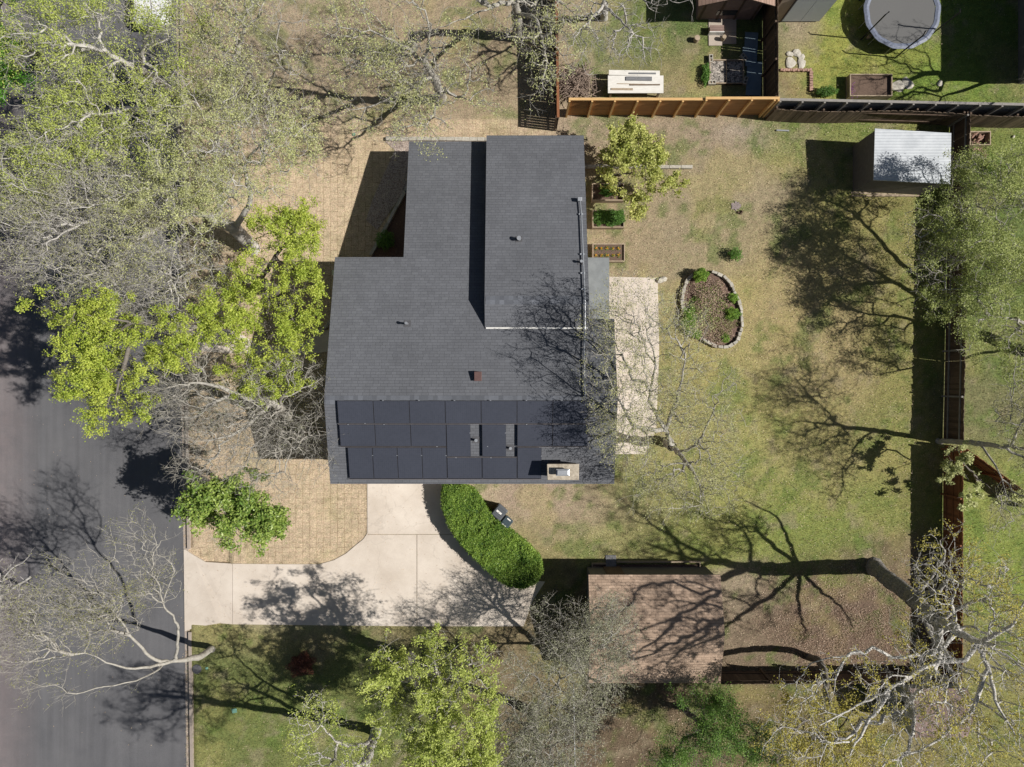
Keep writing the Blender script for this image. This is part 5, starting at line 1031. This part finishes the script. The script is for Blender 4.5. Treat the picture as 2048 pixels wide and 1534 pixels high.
x, y = G(1472, 412); am = MB(); am.slab([(x + .26 * math.cos(k * .224) * (1 + .3 * math.sin(k * 2.3) * math.cos(k * 1.1)), y + .22 * math.sin(k * .224) * (1 + .3 * math.sin(k * 1.9))) for k in range(28)], lambda a, b: .03, .03); am.build('ash', mat('ash', (.3, .25, .24), (.18, .15, .15), scale=20), fp)
for k, (a, b) in enumerate(((1475, 425), (1481, 427), (1483, 423))):
    o = rock('stone', None, None, a, b, .07, .1, 40 + k, 'wood_dark'); o.parent = fp; o.location = Vector(o.location) - Vector(fp.location)
# stepping stones in neighbour garden
for k, (a, b, r, lab) in enumerate(((1579, 108, .17, 'small white stepping stone nearest the neighbour fence'), (1594, 106, .22, 'white stepping stone at the top of the cluster'), (1602, 117, .2, 'white stepping stone on the right of the cluster'), (1581, 126, .3, 'largest tan stepping stone of the cluster'), (1604, 127, .24, 'lowest white stepping stone of the cluster'), (1795, 172, .34, 'pale flat stone right of the neighbour sandbox'), (1814, 168, .3, 'second pale flat stone right of the neighbour sandbox'), (1880, 168, .16, 'lone white stone on the shaded neighbour lawn'))):
    rock('stepping_stone', lab, 'stone', a, b, r, .07, 60 + k, group='flat stones in the neighbour garden')
bk = MB()
for k in range(13): a, b = G(1562 + k * 4.8, 141 + (k % 2)); bk.box(a - .055, a + .055, b - .07, b + .07, 0, .14, rot=random.uniform(-.3, .3), jit=.01)
for k in range(8): a, b = G(1621, 146 + k * 5); bk.box(a - .09, a + .09, b - .055, b + .055, 0, .13, rot=random.uniform(-.2, .2), jit=.01)
tag(bk.build('brick_border', M['brick_red']), 'loose brick border in an L shape in the neighbour garden', 'brick border')
# PVC pipe, board
MB_ = MB(); a, b = G(1552, 261), G(1577, 262); MB_.tube([(*a, .05), (*b, .05)], .045, 10); tag(MB_.build('pipe', M['galv']), 'short grey pipe lying on the lawn below the orange fence end', 'pipe')
bd = MB(); a, b = G(1700, 243), G(1842, 246); bd.tube([(*a, .06), (*b, .05)], .05, 4); tag(bd.build('long_board', M['wood_frame']), 'long pale board lying along the foot of the old picket fence', 'board')

# shed front bed
sf = thing('timber_bed', 'timber edged dark bed along the front of the brown shed', 'planter', (*G(1290, 1130), 0))
a0, b0 = G(1183, 1125); a1, b1 = G(1400, 1121); yb = G(0, 1146)[1]
MB().box(a0, a1, yb, b0 - .1, 0, .05).build('soil', M['mulch'], sf)
for q in ((a0, G(1212, 0)[0], b0 - .06, b0), (G(1233, 0)[0], a1, b1 - .08, b1 - .0), (a0, a0 + .06, yb, b0 - .062), (a1 - .06, a1, yb, b1 - .082)): MB().box(*q, 0, .16).build('edging_board', M['wood_frame'], sf)
rp = MB(); u0, u1 = G(1211, 0)[0], G(1232, 0)[0]; v0, v1 = G(0, 1112)[1], G(0, 1150)[1]
for k in range(6): q = u0 + (u1 - u0) * k / 6; rp.face([(q + .004, v0, .05), (q + (u1 - u0) / 6 - .004, v0, .05), (q + (u1 - u0) / 6 - .004, v1, .32), (q + .004, v1, .32)]); 
rp.box(u0, u1, v0 - .0, v0 + .05, 0, .04); tag(rp.build('ramp', M['wood_grey']), 'grey plank ramp leading up to the brown shed door', 'ramp')

# bins
def bin_(label, px, py, s, mb_, mat_, ang, sticker):
    h = 1.05 * s; x, y = G(px, py, h); t = thing('wheelie_bin', label, 'bin', (x, y, 0), 'two wheelie bins behind the hedge'); w_ = .30 * s; d_ = .34 * s
    ca, sa = math.cos(ang), math.sin(ang); R = lambda p: (x + p[0] * ca - p[1] * sa, y + p[0] * sa + p[1] * ca, p[2])
    def ring(wx, wy, z, ch=.05): return [R(q + (z,)) for q in ((wx - ch, -wy), (wx, -wy + ch), (wx, wy - ch), (wx - ch, wy), (-wx + ch, wy), (-wx, wy - ch), (-wx, -wy + ch), (-wx + ch, -wy))]
    def loft(rings, m=0):
        b = MB()
        for A_, B_ in zip(rings, rings[1:]):
            for k in range(8): b.face([A_[k], A_[(k + 1) % 8], B_[(k + 1) % 8], B_[k]], m)
        b.face(rings[0]); b.face(rings[-1]); return b
    loft([ring(w_ * .78, d_ * .72, .06), ring(w_ * .95, d_ * .95, h - .1)]).build('body', mat_, t)
    ld = loft([ring(w_ * 1.02, d_ * 1.04, h - .08), ring(w_ * 1.02, d_ * 1.04, h - .03), ring(w_ * .86, d_ * .88, h + .02)]).build('lid', mat_, t)
    for k in range(5):
        q = -d_ * .6 + k * d_ * .3; r_ = MB(); P = [R((-w_ * .75, q, h + .021)), R((w_ * .75, q, h + .021)), R((w_ * .75, q + .02, h + .03)), R((-w_ * .75, q + .02, h + .03))]; r_.face(P); r_.build('lid_rib', mat_, ld)
    for (u, v, hw, hd) in sticker:
        s_ = MB(); s_.face([R((u - hw, v - hd, h + .034)), R((u + hw, v - hd, h + .034)), R((u + hw, v + hd, h + .034)), R((u - hw, v + hd, h + .034))]); s_.build('sticker', M['white'], ld)
    if len(sticker) == 1:
        u, v = sticker[0][:2]; k_ = MB(); k_.face([R((u - .03, v - .03, h + .037)), R((u + .03, v - .03, h + .037)), R((u, v + .035, h + .037))]); k_.build('emblem', M['black'], ld)
    for sx in (-1, 1): wh = MB(); wh.tube([R((sx * w_ * .9, -d_ * .75, .11)), R((sx * w_ * .75, -d_ * .75, .11))], .11, 14); wh.build('wheel', M['tire'], t)
    hb = MB(); hb.tube([R((-w_ * .8, -d_ * 1.1, h - .1)), R((w_ * .8, -d_ * 1.1, h - .1))], .016, 8); hb.build('handle', mat_, t)
M['sticker'] = mat('sticker', (.5, .48, .45), scale=6)
bin_('larger grey wheelie bin with a pale lid sticker behind the hedge', 999, 1025, 1.0, None, M['bin'], math.radians(-40), [(-.03, 0, .16, .05)])
bin_('smaller dark blue-grey wheelie bin beside the larger grey one', 1013, 1045, .82, None, M['bin2'], math.radians(-40), [(.0, .2, .11, .03), (-.02, -.2, .11, .04)])

# ------------------------------------------------------------------ neighbour garden things
tr = thing('trampoline', 'round trampoline with grey-blue padded rim and black net poles at the top edge', 'trampoline', (*G(1805, 23, .85), 0))
tx, ty = G(1805, 21, .85); TR = 77 * (H - .85) / F; N = 48
def disc_ring(r0_, r1_, z0, z1, name, m, par, ph=0):
    b = MB()
    for k in range(N):
        a, c = 2 * math.pi * k / N, 2 * math.pi * (k + 1) / N
        b.face([(tx + r0_ * math.cos(a), ty + r0_ * math.sin(a), z0), (tx + r1_ * math.cos(a), ty + r1_ * math.sin(a), z1), (tx + r1_ * math.cos(c), ty + r1_ * math.sin(c), z1), (tx + r0_ * math.cos(c), ty + r0_ * math.sin(c), z0)])
    return b.build(name, m, par)
disc_ring(.001, TR * .87, .80, .82, 'mat', M['tramp_mat'], tr)
pd = MB()
for k in range(N):
    a, c = 2 * math.pi * k / N, 2 * math.pi * (k + 1) / N
    w0 = 1 + .012 * math.sin(k * 1.7); w1 = 1 + .012 * math.sin((k + 1) * 1.7)
    for (ra_, rb_, za, zb) in ((.86, .93, .84, .88), (.93, 1.0, .88, .84), (1.0, 1.0, .84, .8)):
        pd.face([(tx + TR * ra_ * w0 * math.cos(a), ty + TR * ra_ * w0 * math.sin(a), za), (tx + TR * rb_ * w0 * math.cos(a), ty + TR * rb_ * w0 * math.sin(a), zb), (tx + TR * rb_ * w1 * math.cos(c), ty + TR * rb_ * w1 * math.sin(c), zb), (tx + TR * ra_ * w1 * math.cos(c), ty + TR * ra_ * w1 * math.sin(c), za)])
pd.build('pad', M['tramp_pad'], tr)
for k in range(6):
    a = math.radians(-88 + 60 * k); X_, Y_ = tx + TR * 1.04 * math.cos(a), ty + TR * 1.04 * math.sin(a)
    p = MB(); p.tube([(X_, Y_, 0), (X_, Y_, 1.0), (X_ + .06 * math.cos(a), Y_ + .06 * math.sin(a), 2.6), (X_ - .06 * math.cos(a), Y_ - .06 * math.sin(a), 2.8)], .035, 8); p.build('net_pole', M['black'], tr)
for k in range(12):
    a = math.radians(15 + 30 * k); X_, Y_ = tx + TR * .97 * math.cos(a), ty + TR * .97 * math.sin(a); p = MB(); p.tube([(X_, Y_, 0), (X_, Y_, .8)], .02, 6); p.build('leg', M['galv'], tr)

pl = thing('plywood_stack', 'white board table piled with planks beside the brush pile', 'lumber pile', (*G(1271, 163), 0))
x0, y1 = G(1216, 151, .75); x1, y0 = G(1327, 186, .75)
MB().box(x0, x1, y0, y1, .70, .75).build('top_board', M['board_white'], pl)
a, b = G(1218, 140, .72), G(1320, 150, .72); MB().box(a[0], b[0], b[1], a[1], .62, .69, rot=-.015).build('plank', M['board_white'], pl)
for (u0, v0, u1, v1, hh, m) in ((1252, 153, 1304, 161, .80, 'wood_grey'), (1222, 176, 1266, 180, .78, 'wood_frame'), (1260, 168, 1320, 170.5, .79, 'wood_old'), (1258, 145, 1312, 148, .72, 'wood_grey'), (1234, 167, 1290, 168.4, .77, 'wood_frame')):
    a, b = G(u0, v0, hh), G(u1, v1, hh); MB().box(a[0], b[0], b[1], a[1], hh - .03, hh, rot=random.uniform(-.03, .01)).build('plank', M[m], pl)
for (u, v) in ((x0 + .2, y0 + .1), (x1 - .2, y0 + .1), (x0 + .2, y1 - .1), (x1 - .2, y1 - .1)): MB().box(u - .05, u + .05, v - .05, v + .05, 0, .699).build('leg', M['wood_frame'], pl)
# brush pile
r2 = np.random.default_rng(77); bxp, byp = G(1152, 170); k = 420
c = np.stack([bxp + r2.normal(size=k) * .42, byp + r2.normal(size=k) * .36, np.abs(r2.normal(size=k)) * .28 + .05], 1); d = r2.normal(size=(k, 3)) * np.array([1, 1, .25]); d /= np.linalg.norm(d, axis=1, keepdims=True)
L = r2.uniform(.2, .6, k)[:, None]; V, Q = tubes(c - d * L, c + d * L, r2.uniform(.01, .028, k), r2.uniform(.004, .015, k), 5); V[:, 2] = np.maximum(V[:, 2], .01)
tag(link_np('brush_pile', V, Q, [mat('cut_sticks', (.36, .28, .23), (.2, .15, .12), scale=9, island=.3)]), 'heap of cut sticks in the fence corner', 'brush pile')
for lab, a, b, r, h in (('round cut log standing on the grass above the white boards', 1395, 75, .15, .35), ('round cut log on the neighbour patio slab', 1449, 73, .11, .4), ('thin cut log slice below the trampoline rim', 1741, 71, .1, .25)):
    x, y = G(a, b, h); s_ = MB(); s_.tube([(x, y, 0), (x, y, h - .02), (x, y, h)], [r, r, r * .97], 16); tag(s_.build('stump', M['wood_frame']), lab, 'log')
x0, y1 = G(1417, 38); x1, y0 = G(1472, 92); sb = MB(); sb.box(x0, G(1444, 0)[0] - .01, y0, G(0, 66)[1], 0, .06); sb.box(G(1444, 0)[0], x1, y0 + .1, G(0, 66)[1], 0, .05); sb.box(x0, x1, G(0, 66)[1] + .01, y1, 0, .055); tag(sb.build('slab', M['slabconc']), 'weathered concrete slab in front of the brown plank hut', 'slab', kind='structure')
ct = thing('crate', 'brown slatted crate with a white rim on the concrete slab', 'crate', (*G(1434, 56), 0)); x0, y1 = G(1420, 50, .4); x1, y0 = G(1448, 63, .4)
for k in range(3): q = y0 + (y1 - y0) * k / 3; MB().box(x0, x1, q + .005, q + (y1 - y0) / 3 - .005, .36, .4).build('slat', M['mauve_panel'], ct)
MB().box(x0 + .02, x1 - .02, y0 + .02, y1 - .02, 0, .355).build('body', M['wood_frame'], ct)
MB().box(x0 - .02, x1 + .02, y0 - .04, y0 - .002, .0, .42).build('rim', M['white'], ct)
pn = MB()
for (u0, v0, u1, v1, z) in ((1488, 66, 1514, 126, .08), (1492, 124, 1522, 192, .09), (1484, 95, 1500, 122, .1), (1490, 110, 1502, 134, .12)):
    a, b = G(u0, v0), G(u1, v1); pn.box(a[0], b[0], b[1], a[1], z - .02, z, rot=-.05)
pn.m = [0] * len(pn.m); tag(pn.build('sheet_panels', M['bluegrey']), 'blue-grey sheet panels lying in the shade of the tall dark fence', 'panel')
# cinder block planter
t = thing('block_planter', 'rectangular planter with cinder block corners and dark pebbles', 'planter', (*G(1452, 146), 0))
x0, y1 = G(1417, 122); x1, y0 = G(1486, 170)
MB().box(x0, x1, y0, y1, 0, .1).build('pebbles', gravel('dark_pebbles', (.05, .045, .04), (.5, .45, .4), 16), t)
for q in ((x0, x1, y1 - .05, y1), (x0, x1, y0, y0 + .05), (x0, x0 + .05, y0 + .052, y1 - .052), (x1 - .05, x1, y0 + .052, y1 - .052), ((x0 + x1) / 2 - .02, (x0 + x1) / 2, y0 + .052, y1 - .052)): MB().box(*q, .02, .2).build('frame_board', M['wood_frame'], t)
for (a, b, ro) in ((1420, 120, 1.57), (1422, 168, 0), (1486, 117, -.9), (1489, 164, 1.3)):
    x, y = G(a, b); bl = MB()
    for q in ((-.2, .2, -.1, -.06), (-.2, .2, .06, .1), (-.2, -.16, -.059, .059), (-.02, .02, -.059, .059), (.16, .2, -.059, .059)): bl.box(x + q[0], x + q[1], y + q[2], y + q[3], 0, .24, rot=ro, c=(x, y))
    bl.build('cinder_block', M['limestone'], t)
t, q = raised_bed('neighbour timber sandbox full of bare brown soil', 1700, 147.5, 1785, 192, .5, .34, M['soil'], 'wood_frame', name='sandbox')
# netting tuft
k = 60; r2 = np.random.default_rng(9); c = np.array([*G(1699, 188), .25]) + r2.normal(size=(k, 3)) * np.array([.12, .16, .12]); d = r2.normal(size=(k, 3)); d /= np.linalg.norm(d, axis=1, keepdims=True); V, Q = tubes(c, c + d * .14, np.full(k, .008), np.full(k, .008), 3)
tag(link_np('netting', V, Q, [M['purple']]), 'tangle of purple netting at the corner of the sandbox', 'netting')
# firewood box
t, q = raised_bed('open wooden box of split firewood beyond the yard corner', 1940, 262, 1982, 290, .6, .2, M['soil'], 'wood_frame', name='firewood_box')
for k in range(15):
    a = random.uniform(1950, 1970); b = random.uniform(266, 287); x, y = G(a, b, .5); s_ = MB(); an = random.uniform(.6, 1.4); z = random.uniform(.3, .52)
    s_.tube([(x - .1 * math.cos(an), y - .1 * math.sin(an), z), (x + .1 * math.cos(an), y + .1 * math.sin(an), z + .03)], .04, 5); tag(s_.build('firewood', M['brick_red']), 'split log in the firewood box', 'log', 'split logs in the firewood box')
bk = MB()
for k in range(6): x, y = G(1945 + k * 3.2, 299 + (k % 2)); bk.box(x - .035, x + .035, y - .12, y + .12, 0, .1, jit=.005, rot=.1)
for k in range(4): x, y = G(1964 + k * 2.5, 305 + k * 2.5); bk.box(x - .035, x + .035, y - .11, y + .11, 0, .09, rot=-.7)
tag(bk.build('brick_stack', M['brick_red']), 'loose red bricks on the ground below the firewood box', 'bricks')
x, y = G(1958, 314); sl_ = MB(); sl_.slab([(x - .42, y - .1), (x + .42, y - .12), (x + .4, y + .16), (x - .38, y + .15)], lambda a, b: .05, .05); tag(sl_.build('flat_slab', M['slabconc']), 'pinkish flat slab below the loose red bricks', 'slab')
rock('white_rock', 'white rock under the feathery tree at the right edge', 'rock', 1944, 342, .13, .14, 81); rock('white_rock', 'small pale bowl shaped rock near the right edge', 'rock', 2026, 274, .08, .08, 82)
# manhole, box lids
mh = MB(); x, y = G(394, 1338); mh.tube([(x, y, 0), (x, y, .03)], .25, 24); mh.tube([(x, y, .03), (x, y, .036)], .21, 24); tag(mh.build('manhole_cover', mat('cast_iron', (.13, .13, .14), (.07, .07, .08), scale=20, rough=.6)), 'round iron cover in the grass beside the kerb', 'manhole')
for lab, a, b, s_ in (('pale green utility lid in the lower left lawn', 469, 1421, .13), ('small green lid next to the round iron cover', 414, 1336, .07), ('green lid on the lawn above the limestone row', 708, 269, .08)):
    x, y = G(a, b); c = MB(); c.box(x - s_, x + s_, y - s_ * .9, y + s_ * .9, 0, .05, rot=.2); tag(c.build('utility_lid', M['green_lid'], bevel=.015), lab, 'utility lid')
# parked car at the top left
cr = thing('parked_car', 'white car parked under the trees at the top edge', 'car', (*G(300, -32, 0), 0))
cx, cy = G(302, -36, .8)
def rr_ring(wx, wy, z, ox=0, oy=0, ch=.25): return [(cx + ox + a, cy + oy + b, z) for a, b in ((wx - ch, -wy), (wx, -wy + ch), (wx, wy - ch), (wx - ch, wy), (-wx + ch, wy), (-wx, wy - ch), (-wx, -wy + ch), (-wx + ch, -wy))]
def loft(rings, name, m, par, cap=True):
    b = MB()
    for A_, B_ in zip(rings, rings[1:]):
        for k in range(8): b.face([A_[k], A_[(k + 1) % 8], B_[(k + 1) % 8], B_[k]])
    b.face(rings[-1]); b.face(rings[0]); return b.build(name, m, par, smooth=False, bevel=.03)
loft([rr_ring(.82, 2.1, .25), rr_ring(.92, 2.25, .5), rr_ring(.9, 2.2, .85), rr_ring(.8, 2.05, .95)], 'body', M['carpaint'], cr)
loft([rr_ring(.76, 1.2, .951, 0, .2), rr_ring(.62, .82, 1.4, 0, .3)], 'window', M['glass'], cr); loft([rr_ring(.62, .83, 1.401, 0, .3), rr_ring(.55, .72, 1.47, 0, .3)], 'roof', M['carpaint'], cr)
for sx in (-1, 1):
    for sy in (-1, 1):
        wh = MB(); wh.tube([(cx + sx * .93, cy + sy * 1.35, .32), (cx + sx * .72, cy + sy * 1.35, .32)], .32, 20); wo = wh.build('wheel', M['tire'], cr); rm = MB(); rm.tube([(cx + sx * .945, cy + sy * 1.35, .32), (cx + sx * .931, cy + sy * 1.35, .32)], .2, 14); rm.build('rim', M['galv'], wo)
    hl = MB(); hl.box(cx + sx * .62 - .14, cx + sx * .62 + .14, cy - 2.27, cy - 2.2, .6, .74); hl.build('headlight', M['glass'], cr)

# ------------------------------------------------------------------ ground cover: grass tufts and leaf litter
r3 = np.random.default_rng(123)
n = 420000
gxs = r3.uniform(-18, 27.6, n); gys = r3.uniform(-20.6, 20.6, n)
gpx = 1024 + gxs * F / H; gpy = 767 - gys * F / H
excl = [poly_px(q) for q in ([(735, 930), (892, 930), (900, 1050), (990, 1130), (1090, 1163), (1047, 1254), (440, 1248), (372, 1262), (366, 1098), (410, 1124), (640, 1128), (700, 1100), (735, 1066)], [(1190, 553), (1318, 553), (1318, 860), (1290, 908), (1190, 908)], [(374, 646), (470, 655), (600, 686), (640, 655), (690, 650), (690, 704), (600, 716), (374, 704)], ring)]
hbx = (gxs > -8.2) & (gxs < 4.5) & (gys > -4.4) & (gys < 11.9) & ~((gxs < -4.9) & (gys > 5.8))
ok = ~hbx & (gpx > 372)
for e_ in excl: ok &= ~pip(gxs, gys, e_)
gc, _ = ground_colour(gxs, gys); greenness = gc[:, 1] / gc[:, 0]
ok &= (r3.random(n) < np.clip((greenness - .72) * 3.2, .12, 1))
gxs, gys, gc, greenness = gxs[ok], gys[ok], gc[ok], greenness[ok]; n = len(gxs)
hh = r3.uniform(.03, .075, n) * (0.7 + .5 * np.clip(greenness, 0, 1.3)); an = r3.uniform(0, 6.28, n); ww = r3.uniform(.006, .014, n)
bx = np.cos(an) * ww; by = np.sin(an) * ww; ln = r3.normal(size=(n, 2)) * .03
V = np.stack([np.stack([gxs - bx, gys - by, np.full(n, .0)], 1), np.stack([gxs + bx, gys + by, np.full(n, .0)], 1), np.stack([gxs + ln[:, 0], gys + ln[:, 1], hh], 1)], 1).reshape(-1, 3)
def attr_mat():
    m, nn_, l, b = base_mat('grass_blades'); a = nn_.new('ShaderNodeVertexColor'); a.layer_name = 'Col'; l.new(a.outputs[0], b.inputs['Base Color']); b.inputs['Roughness'].default_value = .7
    tr_ = nn_.new('ShaderNodeBsdfTranslucent'); l.new(a.outputs[0], tr_.inputs[0]); mx = nn_.new('ShaderNodeMixShader'); mx.inputs[0].default_value = .3; l.new(b.outputs[0], mx.inputs[1]); l.new(tr_.outputs[0], mx.inputs[2]); l.new(mx.outputs[0], nn_['Material Output'].inputs[0]); return m
gr = link_np('grass', V, np.arange(n * 3).reshape(-1, 3), [attr_mat()], base=(0, 0, 0)); tag(gr, 'short patchy grass blades across the lawns', 'grass', kind='stuff')
cc = np.repeat(gc * r3.uniform(.7, 1.5, (n, 1)) * np.stack([r3.uniform(.9, 1.1, n), r3.uniform(.95, 1.15, n), np.ones(n)], 1), 3, 0); ca = gr.data.color_attributes.new('Col', 'FLOAT_COLOR', 'POINT'); ca.data.foreach_set('color', np.concatenate([cc, np.ones((n * 3, 1))], 1).astype(np.float32).ravel())
n = 75000
lx = r3.uniform(-17, 27.6, n); ly = r3.uniform(-20.6, 20.6, n); lpx = 1024 + lx * F / H; lpy = 767 - ly * F / H
dens = .12 + 1.3 * np.exp(-(((lpx - 1710) / 170) ** 2 + ((lpy - 1240) / 90) ** 2)) + .4 * ((lpx > 1170) & (lpy > 240) & (lpx < 1880)) + .5 * ((lpy > 1340) & (lpx > 1150)) 
dens = dens * (.4 + 1.2 * fnoise(lx, ly, 1.2, 7)); ok = (r3.random(n) < dens) & (lpx > 372) & ~((lx > -8.2) & (lx < 4.5) & (ly > -4.4) & (ly < 11.9))
for e_ in excl[:3]: ok &= ~(pip(lx, ly, e_) & (r3.random(n) < .9))
lx, ly = lx[ok], ly[ok]; lz = np.full(len(lx), .05) + r3.random(len(lx)) * .03
m_ = 5200; gy_ = r3.uniform(-20.5, 20, m_); gx_ = road_x(gy_) + .24 - np.abs(r3.normal(size=m_)) * .12; kp = fnoise(gx_ * 0, gy_, 1.4, 9) > .47; lx = np.concatenate([lx, gx_[kp]]); ly = np.concatenate([ly, gy_[kp]]); lz = np.concatenate([lz, np.full(kp.sum(), -.085)])
m_ = 26000; ux_, uy_ = G(1690, 1250); ua = r3.normal(size=m_) * 2.4 + ux_ + .3; ub = r3.normal(size=m_) * 1.15 + uy_; ku = (fnoise(ua, ub, 1.1, 17) + r3.random(m_) * .25 > .55) & (ub > G(0, 1334)[1]) & (ua > G(1446, 0)[0]) & (ua < G(1880, 0)[0]); ua, ub = ua[ku], ub[ku]
m_ = 260; qx_ = r3.uniform(-27, -17.6, m_); lx = np.concatenate([lx, qx_]); qy_ = r3.uniform(-20, 8, m_); ly = np.concatenate([ly, qy_]); lz = np.concatenate([lz, np.full(m_, -.08)])
m_ = 900; dx_ = r3.uniform(-17, 1, m_); dy_ = r3.uniform(-13, -5.5, m_); lx = np.concatenate([lx, dx_]); ly = np.concatenate([ly, dy_]); lz = np.concatenate([lz, np.full(m_, .055)])
V, Q = leaf_quads(np.stack([ua, ub, .02 + r3.random(len(ua)) * .05], 1), .022, .9, .6, r3); tag(link_np('fallen_leaves', V, Q, [M['litter_brown']], base=(0, 0, 0)), 'thick brown fallen leaves between the brown shed and the leaning trunk', 'leaf litter', kind='stuff')
V, Q = leaf_quads(np.stack([lx, ly, lz], 1), .022, 1.6, .6, r3)
tag(link_np('leaf_litter', V, Q, [M['litter']], base=(0, 0, 0)), 'dry fallen leaves scattered over the back lawn', 'leaf litter', kind='stuff')
